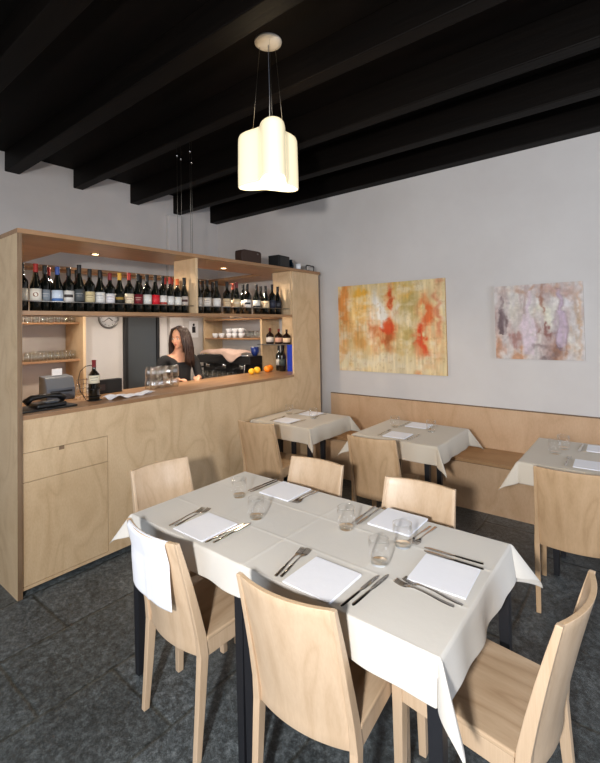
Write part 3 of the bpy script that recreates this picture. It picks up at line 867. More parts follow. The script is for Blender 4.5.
def tumbler_mesh(r0=0.033, r1=0.0405, r2=0.0375, h=0.092, seg=24):
    b_ = MB()
    b_.lathe([(0, 0.0), (r0 - 0.003, 0.0), (r0, 0.003), (r0 + 0.006, 0.02), (r1, h * 0.55), (r2, h), (r2 - 0.0015, h), (r1 - 0.002, h * 0.55), (r0 + 0.003, 0.022), (r0 - 0.002, 0.014), (0, 0.012)], seg)
    b_.lathe([(r2 - 0.0016, h), (r2 - 0.0008, h + 0.0014), (r2 + 0.0006, h + 0.0008), (r2 + 0.0004, h - 0.0006)], seg, closed=True, mi=1)
    me = b_.mesh('glass_tumbler')
    me.materials.append(M['glass']); me.materials.append(M['glass2'])
    return me
tum = tumbler_mesh(); tum_small = tumbler_mesh(0.024, 0.034, 0.031, 0.095, 14)
tum_small.materials[0] = M['glass2']
gb = MB().lathe([(0, 0.0012), (0.031, 0.0012), (0.033, 0.006), (0.031, 0.011), (0, 0.0115)], 20).mesh('thick_base'); gb.materials.append(M['glass_base'])
def tumbler(x, y, z, label, group, me=None, flip=False, base=True, s=1.0):
    o = bpy.data.objects.new('drinking_glass', me or tum); col.objects.link(o)
    o.location = (x, y, z + (0.0968 * s if flip else 0.0)); o.scale = (s, s, s)
    if flip: o.rotation_euler = (PI, 0, 0)
    tag(o, label, 'glass', group)
    if base:
        c_ = bpy.data.objects.new('thick_base', gb); col.objects.link(c_); c_.parent = o
    return o
for x, y, wh in ((-1.705, 1.600, 'leftmost, behind the napkin of the draped chair'), (-1.452, 1.468, 'second from left, by the knife tips of the draped chair'), (-1.057, 1.625, 'middle one, left of the far right napkin'),
                 (-0.792, 1.628, 'rightmost of the close pair by the right end napkin'), (-0.806, 1.458, 'left one of the close pair, near the fork tips')):
    tumbler(x, y, ZT + 0.0012, 'tumbler on main table, ' + wh, 'tumblers on the main table')
# small tables
def far_setting(tx, ty, nm, pts, gls):
    for (dx, dy, side) in pts:
        s_ = -1 if dy < 0 else 1
        napkin(tx + dx, ty + dy, 2, 'folded white napkin on %s, %s side' % (nm, side), 0.92, 'napkins on the small tables')
        cutlery('fork', tx + dx + s_ * 0.13, ty + dy + s_ * 0.085, tx + dx + s_ * 0.132, ty + dy - s_ * 0.12, 'fork beside the %s side napkin on %s' % (side, nm), 'forks on the small tables')
        cutlery('knife', tx + dx - s_ * 0.125, ty + dy + s_ * 0.085, tx + dx - s_ * 0.128, ty + dy - s_ * 0.12, 'knife beside the %s side napkin on %s' % (side, nm), 'knives on the small tables')
    for (dx, dy, wh) in gls:
        tumbler(tx + dx, ty + dy, ZT + 0.0012, 'clear tumbler on %s, %s' % (nm, wh), 'tumblers on the small tables')
far_setting(-2.675, 3.345, 'the table nearest the bar', [(-0.02, -0.19, 'chair'), (-0.02, 0.19, 'bench')], [(-0.20, 0.06, 'left one'), (0.13, 0.03, 'right one')])
far_setting(-1.57, 3.435, 'the middle table', [(-0.02, -0.205, 'chair'), (-0.02, 0.205, 'bench')], [(-0.17, 0.05, 'left one'), (0.15, 0.06, 'right one')])
far_setting(-0.31, 3.425, 'the right edge table', [(0.02, -0.215, 'chair'), (0.05, 0.215, 'bench')], [(-0.17, 0.10, 'back one'), (-0.20, -0.05, 'front one')])

# napkin hung over the draped chair
b_ = MB()
def tw(u, v):
    x = -0.158 + 0.292 * u
    xx = x / 0.192
    s_ = v * 0.40 - 0.12 - 0.02 * (1 - u) * v     # negative = seat side
    zt = 0.8495
    z = zt - abs(s_)
    tt = max(0.0, (min(z, 0.855) - 0.40) / 0.44)
    yb = -0.105 * tt ** 1.2 - 0.034 * (1 - xx * xx) + 0.006
    e = min(1, abs(s_) / 0.012)
    if s_ > 0: yb = -0.105 * ((max(z, 0.70 + 0.25 * (z - 0.55)) - 0.40) / 0.44) ** 1.2 - 0.034 * (1 - xx * xx) + 0.006
    if s_ < 0: y = yb + 0.0125 * e
    else: y = yb - 0.0125 * e - (0.004 + 0.005 * math.sin(u * 8 + 1) + 0.004 * math.exp(-((u - 0.5) / 0.03) ** 2)) * min(1, s_ / 0.15)
    z -= 0.006 * math.sin(u * 5) * min(1, abs(s_) / 0.1)
    return (x, y, z)
b_.grid(24, 60, tw)
dt = b_.build('draped_napkin', M['napkin'], None, loc=(-1.572, 1.100, 0), rotz=R(-2), solid=0.003)
tag(dt, 'white linen napkin hung over the back of the near left chair', 'napkin')

# ------------------------------------------------------------------ bottles on the bar shelf
def bottle_profile(h, r_, kind=0):
    if kind == 0:   # claret, square shoulders
        return [(0, 0.0), (r_ * 0.9, 0), (r_, 0.006), (r_, h * 0.60), (r_ * 0.93, h * 0.645), (r_ * 0.62, h * 0.70), (0.0155, h * 0.74), (0.014, h * 0.80), (0.0138, h * 0.97), (0.0152, h * 0.975), (0.015, h), (0, h)]
    if kind == 1:   # sloping shoulders
        return [(0, 0.0), (r_ * 0.9, 0), (r_, 0.006), (r_, h * 0.50), (r_ * 0.92, h * 0.56), (r_ * 0.66, h * 0.66), (0.0165, h * 0.76), (0.014, h * 0.83), (0.0138, h * 0.97), (0.0152, h * 0.975), (0.015, h), (0, h)]
    return [(0, 0.0), (r_ * 0.92, 0), (r_, 0.005), (r_, h * 0.52), (r_ * 0.9, h * 0.6), (r_ * 0.4, h * 0.7), (0.013, h * 0.76), (0.0125, h), (0, h)]
bcache = {}
lcache = {}
def lmat(c):
    if c not in lcache: lcache[c] = mat('label_paper_%d' % len(lcache), c, 0.6)
    return lcache[c]
def bottle(x, y, z, h, r_, kind, cap, lab, label, group, l0=0.22, l1=0.47, emblem=None, gm='wine_glass', rot=0.0, cat='bottle', name='wine_bottle'):
    key = (h, r_, kind)
    if key not in bcache:
        bcache[key] = MB().lathe(bottle_profile(h, r_, kind), 18).mesh('bottle')
        bcache[key].materials.append(M[gm])
    o = bpy.data.objects.new(name, bcache[key]); col.objects.link(o)
    o.location = (x, y, z + 0.0005)
    tag(o, label, cat, group)
    toward = math.atan2(-y, -x) + rot
    def arc(nm, z0, z1, half, m_, rr=r_ + 0.0006):
        q = MB()
        q.grid(12, 2, lambda u, v: (rr * math.cos(toward + (u * 2 - 1) * half), rr * math.sin(toward + (u * 2 - 1) * half), z0 + (z1 - z0) * v))
        return q.build(nm, m_, o, solid=0.0006)
    if lab:
        lb = arc('label', h * l0, h * l1, 1.25, lmat(lab))
        if emblem:
            kind_e, ce = emblem
            zc = h * (l0 + l1) / 2
            if kind_e == 'disc':
                q = MB(); ring = []
                for k in range(16):
                    a = 2 * PI * k / 16
                    ring.append(q.bm.verts.new(((r_ + 0.0016) * math.cos(toward + 0.42 * math.cos(a)), (r_ + 0.0016) * math.sin(toward + 0.42 * math.cos(a)), zc + 0.015 * math.sin(a))))
                q.bm.faces.new(ring)
                e_ = q.build('emblem', lmat(ce), o, solid=0.0004)
            elif kind_e == 'band':
                arc('emblem', zc - 0.008, zc + 0.012, 0.8, lmat(ce), r_ + 0.0015)
            elif kind_e == 'low':
                arc('emblem', h * l0 + 0.004, h * l0 + 0.022, 1.1, lmat(ce), r_ + 0.0015)
            elif kind_e == 'lines':
                arc('emblem', zc + 0.010, zc + 0.014, 0.7, lmat(ce), r_ + 0.0015)
                arc('emblem', zc - 0.006, zc - 0.003, 0.5, lmat(ce), r_ + 0.0015)
    if cap:
        q = MB().lathe([(0.0150, h * 0.82), (0.0146, h * 0.965), (0.0156, h * 0.97), (0.0154, h * 1.002), (0, h * 1.003)], 14)
        q.build('capsule', lmat(cap), o)
    return o
BK = (14, 13, 14)
LY = [1.087, 1.17, 1.24, 1.307, 1.382, 1.455, 1.53, 1.607, 1.684, 1.762, 1.841, 1.919, 1.999, 2.075, 2.147, 2.22, 2.293, 2.365]
LD = [(BK, (216, 208, 190), None, 0.315, 'black capsule and cream label, cut by the end panel'),
      ((150, 30, 24), (226, 220, 208), ('disc', (120, 70, 46)), 0.318, 'red capsule and a brown disc on white label'),
      (BK, (130, 138, 146), ('lines', (200, 200, 200)), 0.316, 'black capsule and blue grey label, tucked behind the red capped one'),
      ((50, 74, 140), (196, 208, 222), ('low', (70, 110, 170)), 0.31, 'blue capsule and pale blue label'),
      (BK, (214, 210, 204), ('band', (60, 52, 50)), 0.312, 'black capsule and white label with a dark picture'),
      (BK, (74, 78, 80), ('lines', (150, 150, 150)), 0.338, 'tall with silver grey label, highest of the left bay'),
      (BK, (204, 188, 146), ('lines', (120, 96, 60)), 0.315, 'black capsule and beige label, right of the tall grey one'),
      (BK, (218, 216, 212), ('lines', (90, 90, 100)), 0.313, 'black capsule and broad white label, left of a dark red capped one'),
      ((118, 22, 26), (222, 220, 222), ('lines', (110, 80, 110)), 0.298, 'dark red capsule and white label with violet lines'),
      ((206, 156, 56), (28, 26, 20), ('band', (150, 120, 50)), 0.305, 'gold capsule and black label'),
      ((160, 42, 32), (222, 206, 178), ('lines', (130, 60, 40)), 0.312, 'red capsule and cream label, right of the gold capped one'),
      (BK, (112, 22, 34), ('lines', (200, 170, 150)), 0.31, 'black capsule and dark red label'),
      (BK, (216, 214, 208), None, 0.312, 'black capsule and plain white label, left of the bright red label'),
      (BK, (206, 26, 42), None, 0.314, 'black capsule and bright red label'),
      (BK, (224, 218, 212), ('low', (170, 60, 50)), 0.312, 'white label with a red lower line, right of the bright red label'),
      ((140, 36, 30), (216, 214, 210), None, 0.306, 'red capsule and white label, fourth from the divider'),
      ((196, 96, 40), (220, 218, 212), None, 0.298, 'orange capsule and white label, next to last before the divider'),
      (BK, (190, 178, 168), ('band', (70, 40, 34)), 0.315, 'black capsule and brown picture label, standing against the divider')]
for i, (y, (cap, lab, em, h, t_)) in enumerate(zip(LY, LD)):
    t_ = t_.replace('fourth from the divider', 'third from the divider').replace('next to last before the divider', 'second from the divider')
    bottle(-3.185 - (0.035 if i == 2 else 0.0), y, 1.785, h, 0.0370, (i * 5) % 2, cap, lab, 'left bay bottle, ' + t_, 'wine bottles on the bar shelf', emblem=em)
RY = [2.50, 2.605, 2.722, 2.842, 2.962, 3.085, 3.21, 3.325, 3.435, 3.52, 3.60, 3.67]
RY = [2.516, 2.62, 2.734, 2.866, 2.992, 3.142, 3.276, 3.345, 3.414, 3.52, 3.61, 3.676]
RD = [(BK, (190, 184, 176), None, 0.31, 'half hidden just right of the divider'),
      (BK, (218, 210, 200), ('lines', (120, 100, 90)), 0.314, 'cream white label, first fully seen right of the divider'),
      (BK, (222, 218, 212), None, 0.312, 'plain white label, between a cream label and a beige label'),
      (BK, (206, 184, 150), ('lines', (120, 90, 60)), 0.316, 'black capsule and broad beige label'),
      ((92, 20, 26), (200, 180, 144), ('band', (220, 206, 180)), 0.318, 'dark red capsule and beige label'),
      (BK, (222, 220, 216), ('band', (30, 30, 32)), 0.312, 'white label crossed by a black band'),
      (BK, (210, 206, 196), ('low', (40, 40, 40)), 0.312, 'white label with a black lower edge'),
      ((196, 120, 60), None, None, 0.30, 'orange capsule and no label, half behind others'),
      (BK, (216, 196, 160), ('lines', (120, 60, 40)), 0.306, 'narrow cream label, fourth from the bar post'),
      (BK, (40, 44, 60), None, 0.33, 'tall with dark blue label near the bar post'),
      (BK, (30, 30, 36), ('lines', (110, 110, 120)), 0.31, 'dark label, second from the bar post'),
      ((110, 34, 26), (96, 60, 50), None, 0.296, 'brown red capsule, last beside the bar post')]
for i, (y, (cap, lab, em, h, t_)) in enumerate(zip(RY, RD)):
    bottle(-3.185 - (0.06 if i in (7, 11) else 0.0), y, 1.785, h, 0.0405, (i * 7 + 1) % 2, cap, lab, 'right bay bottle, ' + t_, 'wine bottles on the bar shelf', emblem=em)
# second row, glimpsed between the necks
for i, (y, cap) in enumerate(((1.30, (190, 40, 34)), (1.50, BK), (1.68, BK), (2.02, BK), (2.33, (176, 46, 36)), (2.26, (190, 50, 40)), (2.80, BK), (3.07, (150, 60, 40)), (2.68, BK), (3.21, BK), (3.48, BK))):
    bottle(-3.32, y, 1.785, 0.318, 0.036, 0, cap, (200, 190, 176),
           ['red capped bottle in the rear row behind the blue capped one', 'black capped bottle in the rear row behind the tall grey label', 'black capped bottle in the rear row behind the violet lined label',
            'black capped bottle in the rear row behind the bright red label', 'red capped rear row bottle nearest the divider', 'red capped rear row bottle, second from the divider',
            'rear row bottle in right bay behind the broad beige label', 'brown capped rear row bottle in the right bay', 'rear row bottle, first one right of the divider', 'rear row bottle in the middle of the right bay', 'rear row bottle closest to the bar post'][i], 'rear row of wine bottles')

# ------------------------------------------------------------------ things on top of the canopy
ZTOP = 2.3025
t_ = empty('storage_box', (-3.165, 3.145, ZTOP), 0, 'flat dark brown leather box on top of the bar canopy', 'box')
b_ = MB()
def rbox(u, v):
    a = 2 * PI * u
    ca, sa = math.cos(a), math.sin(a)
    sx = 0.14 * math.copysign(abs(ca) ** 0.3, ca); sz = 0.065 * math.copysign(abs(sa) ** 0.3, sa)
    return (-0.05 + 0.10 * v, sx, 0.066 + sz)
g_ = b_.grid(40, 4, rbox)
b_.bm.faces.new([g_[i][0] for i in range(40)]); b_.bm.faces.new([g_[i][-1] for i in range(40)][::-1])
bmesh.ops.remove_doubles(b_.bm, verts=b_.bm.verts, dist=0.0002)
b_.build('body', M['brown'], t_, bevel=0.004)
MB().lathe([(0, 0), (0.008, 0), (0.008, 0.006), (0, 0.008)], 12, axis='X').build('clasp', M['dullsteel'], t_, loc=(0.052, 0.08, 0.1))
t_ = empty('cube_speaker', (-3.165, 3.62, ZTOP), 0.1, 'small square black box with a grille on top of canopy', 'speaker')
box('housing', M['blackmatt'], -0.07, 0.07, -0.105, 0.105, 0.0, 0.13, t_, bevel=0.006)
box('grille', M['black'], 0.0705, 0.075, -0.085, 0.085, 0.015, 0.115, t_, bevel=0.002)
t_ = MB().lathe([(0, 0), (0.03, 0), (0.038, 0.03), (0.032, 0.07), (0.018, 0.095), (0.02, 0.115), (0.017, 0.115), (0.015, 0.095), (0.028, 0.07), (0.034, 0.03), (0, 0.006)], 18).build('glass_jug', glass('blue_glass', (150, 175, 190), 0.3), None, loc=(-3.17, 3.83, ZTOP))
tag(t_, 'small pale blue glass jug between black box and white cup', 'jug')
t_ = MB().lathe([(0, 0), (0.026, 0), (0.034, 0.07), (0.031, 0.07), (0.024, 0.006), (0, 0.006)], 18).build('ceramic_cup', M['white'], None, loc=(-3.13, 3.915, ZTOP))
tag(t_, 'small white cup on the right end of the canopy', 'cup')
b_ = MB(); pts = [(0, -0.075, 0.005), (0, -0.075, 0.05), (0, -0.065, 0.065), (0, 0.065, 0.065), (0, 0.075, 0.05), (0, 0.075, 0.005)]
b_.tube(pts, 0.0065, 8); b_.tube([(0, -0.075, 0.006), (0, 0.075, 0.006)], 0.005, 8)
t_ = b_.build('handle_bracket', M['blackmatt'], None, loc=(-3.10, 4.10, ZTOP))
tag(t_, 'black wire bracket standing on the right end of canopy', 'bracket')

# ------------------------------------------------------------------ things on the counter
ZCN = 1.1205
# card terminal and tray at the left
t_ = empty('card_terminal', (-3.26, 1.26, ZCN), 0, 'black telephone and card terminal on the left end of counter', 'telephone')
box('tray', M['black'], -0.14, 0.10, -0.19, 0.17, 0, 0.012, t_, bevel=0.004)
b_ = MB(); b_.box(-0.09, 0.07, -0.08, 0.11, 0.013, 0.04)
b_.build('body', M['black'], t_, bevel=0.008)
MB().grid(6, 6, lambda u, v: (-0.05 + 0.09 * u, -0.05 + 0.12 * v, 0.065 - 0.022 * u)) if False else None
box('keypad', M['grey'], -0.03, 0.05, -0.02, 0.06, 0.0405, 0.046, t_, bevel=0.002)
MB().tube([(0.0, -0.13, 0.05), (0.0, -0.09, 0.08), (0.0, -0.0, 0.085), (0.0, 0.08, 0.08), (0.0, 0.12, 0.052)], [0.026, 0.02, 0.014, 0.02, 0.026], 12).build('handset', M['black'], t_)
MB().lathe([(0, -0.012), (0.05, -0.012), (0.06, 0), (0.05, 0.012), (0, 0.012)], 20, axis='Y').build('dial_disc', M['black'], t_, loc=(-0.10, -0.15, 0.065))
t_ = empty('receipt_printer', (-3.60, 1.475, ZCN), 0.0, 'grey receipt printer with sloping lid behind the telephone', 'printer')
b_ = MB()
v_ = [(-0.08, z, y) for z, y in ()]
prof_ = [(-0.08, 0.0), (0.07, 0.0), (0.07, 0.09), (0.03, 0.175), (-0.08, 0.185)]
q0 = [b_.bm.verts.new((x, -0.105, z)) for x, z in prof_]; q1 = [b_.bm.verts.new((x, 0.105, z)) for x, z in prof_]
b_.bm.faces.new(q0); b_.bm.faces.new(q1[::-1])
for i in range(5): b_.bm.faces.new((q0[i], q0[(i + 1) % 5], q1[(i + 1) % 5], q1[i]))
b_.build('housing', M['grey'], t_, bevel=0.008)
box('paper_slot', M['black'], 0.0705, 0.073, -0.08, 0.08, 0.06, 0.075, t_, bevel=0.001)
b_ = MB().grid(8, 4, lambda u, v: (-0.02 + 0.02 * math.sin(u * 1.5), -0.035 + 0.07 * v, 0.205 + 0.07 * u)) if False else None
box('paper_roll', M['whitep'], -0.03, -0.024, -0.03, 0.045, 0.184, 0.235, t_, bevel=0.001)
# wire rack
b_ = MB()
for k in range(5):
    b_.tube([(0, -0.05 + k * 0.025, 0.0), (0, -0.05 + k * 0.025, 0.16)], 0.002, 6)
for k in range(5):
    b_.tube([(0.002, -0.055, 0.02 + k * 0.033), (0.002, 0.055, 0.02 + k * 0.033)], 0.002, 6)
for k in (-0.05, 0.05):
    b_.tube([(0, k, 0.004), (-0.08, k, 0.004)], 0.002, 6)
t_ = b_.build('wire_rack', M['chrome'], None, loc=(-3.42, 1.590, ZCN))
tag(t_, 'small chrome wire rack left of the bottle in its holder', 'rack')
# display bottle in its carrier
bottle(-3.30, 1.615, ZCN + 0.004, 0.30, 0.04, 0, (120, 22, 26), (226, 220, 196), 'wine bottle standing in a wire carrier on the counter, red capsule', None, 0.42, 0.62, ('lines', (60, 50, 40)))
t_ = empty('bottle_carrier', (-3.30, 1.615, ZCN), 0, 'black wire carrier with arched handle around the counter bottle', 'bottle holder')
b_ = MB().lathe([(0, 0), (0.052, 0), (0.052, 0.003), (0, 0.003)], 20)
b_.build('base', M['blackmatt'], t_)
for z in (0.03, 0.09):
    MB().tube([(0.047 * math.cos(a / 20 * 2 * PI), 0.047 * math.sin(a / 20 * 2 * PI), z) for a in range(20)], 0.0025, 6, closed=True).build('ring', M['blackmatt'], t_)
hx = [(0.047 * -0.5, -0.045, 0.0)] 
pts = [(-0.03, -0.045, 0.002), (-0.03, -0.09, 0.08), (-0.03, -0.105, 0.16), (-0.03, -0.09, 0.225), (-0.03, -0.05, 0.26), (-0.03, -0.01, 0.265), (-0.03, 0.02, 0.24), (-0.03, 0.045, 0.10), (-0.03, 0.045, 0.003)]
MB().tube(pts, 0.003, 8).build('handle', M['blackmatt'], t_)
# black box
t_ = empty('black_folder', (-3.58, 1.87, ZCN), 0.0, 'black box file standing behind the bottle on counter', 'box')
box('body', M['blackmatt'], -0.03, 0.03, -0.13, 0.11, 0, 0.115, t_, bevel=0.003)
box('spine_label', M['brown'], 0.0305, 0.032, -0.1, -0.04, 0.03, 0.08, t_, bevel=0)
# crumpled white cloth
b_ = MB()
def cr(u, v):
    x = (u - 0.5) * 0.15; y = (v - 0.5) * 0.40
    z = 0.010 + 0.012 * math.sin(u * 7 + v * 5) * math.sin(v * 11 + 1) + 0.016 * math.exp(-((v - 0.18) / 0.12) ** 2)
    k = 1 - 0.55 * v
    return (x * k, y, max(0.002, z))
b_.grid(20, 40, cr)
t_ = b_.build('folded_cloth', M['napkin'], None, loc=(-3.24, 1.88, ZCN), rotz=R(4), solid=0.003)
tag(t_, 'crumpled white cloth lying on the counter right of the bottle', 'cloth')
# stacked glasses
n = 0
for lay in range(2):
    for i in range(4):
        for j in range(2):
            if lay == 1 and i == 3 and j == 1: continue
            x = -3.42 - j * 0.075; y = 2.20 + i * 0.075 + (0.004 if lay else 0)
            tumbler(x, y, ZCN + lay * 0.098, 'upturned glass before the barwoman, %s layer, %s row, %s' % (('lower', 'upper')[lay], ('front', 'back')[j], ('left end', 'second from left', 'second from right', 'right end')[i]),
                    'upturned glasses on the counter', tum_small, True, False)
# fruit
for i, (x, y, m_, r_, lab) in enumerate(((-3.50, 3.50, 'lemon', 0.036, 'yellow orange on the counter, leftmost of the four fruits'), (-3.52, 3.61, 'lemon', 0.041, 'yellow orange second from left among the four fruits'),
        (-3.50, 3.76, 'orange', 0.042, 'deep orange fruit left of the rightmost fruit'), (-3.55, 3.86, 'orange', 0.042, 'deep orange fruit nearest the dark bottles'))):
    q = MB(); q.ball((0, 0, r_ * 0.95), (r_, r_, r_ * 0.95), 20, 14)
    o = q.build('orange_fruit', M[m_], None, loc=(x, y, ZCN))
    MB().lathe([(0, r_ * 1.9), (0.004, r_ * 1.9), (0.003, r_ * 1.9 + 0.002), (0, r_ * 1.9 + 0.002)], 8).build('stem_end', M['brown'], o)
    tag(o, lab, 'orange', 'oranges on the counter')
# bottles and blue carton by the post
bottle(-3.52, 3.99, ZCN, 0.30, 0.037, 0, BK, (170, 166, 160), 'dark wine bottle on the counter right of the oranges', 'dark bottles on the counter')
bottle(-3.43, 3.95, ZCN, 0.31, 0.039, 0, BK, (60, 70, 66), 'dark green bottle on counter touching the blue carton', 'dark bottles on the counter')
bottle(-3.53, 4.085, ZCN, 0.30, 0.037, 1, BK, (60, 60, 60), 'dark bottle behind the other two counter bottles', 'dark bottles on the counter')
t_ = empty('blue_carton', (-3.33, 4.02, ZCN), 0.0, 'tall bright blue carton at the right end of counter', 'carton')
box('body', M['blue'], -0.045, 0.045, -0.045, 0.045, 0, 0.315, t_, bevel=0.003)
box('front_stripe', mat('pale_blue_print', (120, 150, 225), 0.4), 0.0455, 0.0465, -0.03, -0.005, 0.02, 0.3, t_, bevel=0)
# spirit bottles on the little shelf
for i, (x, y, c1, c2, lab) in enumerate(((-3.77, 4.11, (110, 26, 20), (214, 206, 200), 'squat dark bottle with red cap, left one on the small shelf'),
        (-3.62, 4.11, (120, 34, 22), (196, 150, 130), 'squat amber bottle with red cap, middle one on small shelf'), (-3.49, 4.11, (40, 30, 26), (226, 200, 170), 'squat bottle with cream label, right one on small shelf'))):
    bottle(x, y, 1.437, 0.20 - 0.01 * i, 0.05, 2, c1, c2, lab, 'spirit bottles on the small shelf', 0.12, 0.42, gm='wine_glass2', name='spirit_bottle')
gs.data.transform(Matrix.Identity(4))
for v_ in gs.data.vertices:
    v_.co.x = -3.895 if v_.co.x < -3.8 else -3.40

# coffee machine
cm = empty('coffee_machine', (-4.40, 3.98, 0.921), 0, 'wide black espresso machine with cloth on its top behind the bar', 'coffee machine')
b_ = MB()
b_.box(-0.52, 0.52, -0.02, 0.10, 0.05, 0.26).box(-0.52, 0.52, -0.13, 0.10, 0.26, 0.365)
b_.build('housing', M['black'], cm, bevel=0.012)
b_ = MB(); b_.box(-0.50, 0.50, -0.16, -0.02, 0.03, 0.06)
b_.build('drip_tray', M['dullsteel'], cm, bevel=0.003)
for k in range(4):
    MB().lathe([(0, 0), (0.02, 0), (0.022, 0.03), (0, 0.03)], 12).build('foot', M['blackmatt'], cm, loc=(-0.45 + (k % 2) * 0.9, -0.12 + (k // 2) * 0.18, 0.0))
for k in range(3):
    x = -0.33 + 0.33 * k
    g_ = MB().lathe([(0, 0.20), (0.034, 0.20), (0.036, 0.262), (0, 0.262)], 18).build('group_head', M['chrome'], cm, loc=(x, -0.08, 0))
    MB().tube([(0, -0.035, 0.215), (0, -0.10, 0.212), (0, -0.17, 0.205)], [0.007, 0.012, 0.014], 10).build('portafilter', M['black'], g_)
for x in (-0.47, 0.47):
    MB().tube([(x, -0.13, 0.28), (x, -0.17, 0.26), (x * 0.98, -0.175, 0.1)], 0.006, 8).build('steam_wand', M['chrome'], cm)
MB().tube([(-0.5, -0.13, 0.375), (0.5, -0.13, 0.375)], 0.006, 8).build('cup_rail', M['chrome'], cm)
for k in range(10):
    x = -4.87 + k * 0.10
    if abs(x + 4.40) % 0.33 < 0.001: continue
    tumbler(x, 3.865, 0.9825, 'small upright glass in front row on coffee machine tray, %s from left' % ('first', 'second', 'third', 'fourth', 'fifth', 'sixth', 'seventh', 'eighth', 'ninth', 'tenth')[k], 'glasses on the coffee machine tray', tum_small, False, False)
b_ = MB()
def ck(u, v):
    x = -0.42 + 0.80 * u; y = -0.135 + 0.20 * v
    z = 0.0 + 0.014 * math.sin(u * 13) * math.sin(v * 4 + 1) + 0.045 * math.sin(u * PI) ** 0.6 * (0.5 + 0.5 * math.sin(v * PI))
    if v < 0.25: z -= (0.25 - v) * 0.42 * (0.3 + 1.0 * math.exp(-((u - 0.74) / 0.16) ** 2)); y -= (0.0)
    if v < 0.25: y = -0.150 - 0.004 * math.sin(u * 30)
    return (x, y, z + 0.030)
b_.grid(60, 24, ck)
t_ = b_.build('draped_cloth', M['pinkcloth'], None, loc=(-4.40, 3.98, 0.921 + 0.375), solid=0.003)
tag(t_, 'pale pink cloth lying over the espresso machine', 'cloth')
t_ = MB().lathe([(0, 0), (0.03, 0), (0.05, 0.04), (0.055, 0.11), (0.05, 0.11), (0.045, 0.04), (0, 0.008)], 20).build('blue_jug', M['bluecup'], None, loc=(-3.955, 4.02, 1.2875))
MB().tube([(0.05, -0.01, 0.09), (0.085, -0.02, 0.08), (0.08, -0.02, 0.04), (0.045, -0.01, 0.03)], 0.006, 8).build('handle', M['bluecup'], t_)
tag(t_, 'dark blue mug on the right end of coffee machine', 'mug')

# cups on the end wall shelf
def cup_mesh():
    return MB().lathe([(0, 0), (0.024, 0), (0.028, 0.006), (0.042, 0.035), (0.045, 0.065), (0.042, 0.065), (0.038, 0.035), (0.02, 0.008), (0, 0.007)], 16).mesh('coffee_cup')
cme = cup_mesh(); cme.materials.append(M['white'])
hme = MB().tube([(0.042, 0, 0.052), (0.062, 0, 0.048), (0.060, 0, 0.026), (0.036, 0, 0.022)], 0.004, 6).mesh('handle'); hme.materials.append(M['white'])
def cup(x, y, z, label, s=1.0):
    o = bpy.data.objects.new('coffee_cup', cme); col.objects.link(o); o.location = (x, y, z); o.scale = (s, s, s)
    c_ = bpy.data.objects.new('handle', hme); col.objects.link(c_); c_.parent = o
    o.rotation_euler = (0, 0, rnd.uniform(0, 6))
    return tag(o, label, 'cup', 'white cups on the end wall shelf')
for i, (x, st_) in enumerate(((-4.92, 1), (-4.78, 1), (-4.63, 2), (-4.51, 2), (-4.38, 2))):
    for k in range(st_):
        cup(x, 4.19, 1.5105 + k * 0.0655, 'white cup on the shelf of the end wall, %s column from left, %s' % (('first', 'second', 'third', 'fourth', 'fifth')[i], 'lower' if k == 0 else 'upper, stacked'), 1.0)
for i, x in enumerate((-4.25, -4.17, -4.09, -4.01)):
    tumbler(x, 4.17, 1.5105, 'small glass on the cup shelf of the end wall, %s of four' % ('first', 'second', 'third', 'last')[i], 'glasses on the cup shelf', tum_small, False, False)
# glasses on the rear left shelves
for lv, (z, nm) in enumerate(((1.3505, 'lower'), (1.7425, 'upper'))):
    for j in range(2):
        for i in range(12):
            if lv == 1 and j == 1: continue
            y = 1.34 + i * 0.073
            tumbler(-4.85 - j * 0.085, y, z, 'drinking glass on %s rear shelf, %s row, number %s from right end' % (nm, ('front', 'back')[j], ('one', 'two', 'three', 'four', 'five', 'six', 'seven', 'eight', 'nine', 'ten', 'eleven', 'twelve')[11 - i]),
                    'drinking glasses on the rear shelves', tum_small, True, False, 1.0 if lv == 0 else 0.95)

# clock and notice on the rear wall
t_ = empty('wall_clock', (XL, 2.70, 1.80), 0, 'round wall clock with white dial behind the bar', 'clock')
MB().lathe([(0, 0.001), (0.115, 0.001), (0.115, 0.012), (0, 0.012)], 32, axis='X').build('dial', M['white'], t_)
MB().lathe([(0.108, 0.001), (0.13, 0.001), (0.13, 0.022), (0.112, 0.026), (0.108, 0.012)], 32, axis='X', closed=True).build('rim', M['dullsteel'], t_)
b_ = MB()
for k in range(12):
    a = k * PI / 6
    for q in (0.088, 0.094, 0.1):
        b_.box(0.0125, 0.0135, q * math.sin(a) - 0.003, q * math.sin(a) + 0.003, q * math.cos(a) - 0.003, q * math.cos(a) + 0.003)
b_.build('hour_marks', M['blackmatt'], t_)
for a, l_, w2 in ((2.2, 0.06, 0.004), (4.1, 0.085, 0.003)):
    MB().tube([(0.016, 0, 0), (0.016, l_ * math.sin(a), l_ * math.cos(a))], w2, 6).build('hand', M['blackmatt'], t_)
t_ = empty('wall_notice', (XL, 3.98, 1.52), 0, 'white notice sheet with a dark figure on the rear wall right of barwoman', 'notice')
box('sheet', M['whitep'], 0.001, 0.004, -0.08, 0.08, 0, 0.24, t_, bevel=0)
b_ = MB().box(0.0045, 0.005, -0.03, 0.03, 0.07, 0.16); b_.ball((0.005, 0, 0.185), (0.001, 0.02, 0.02), 12, 8)
b_.build('printed_figure', M['doortrim'], t_)

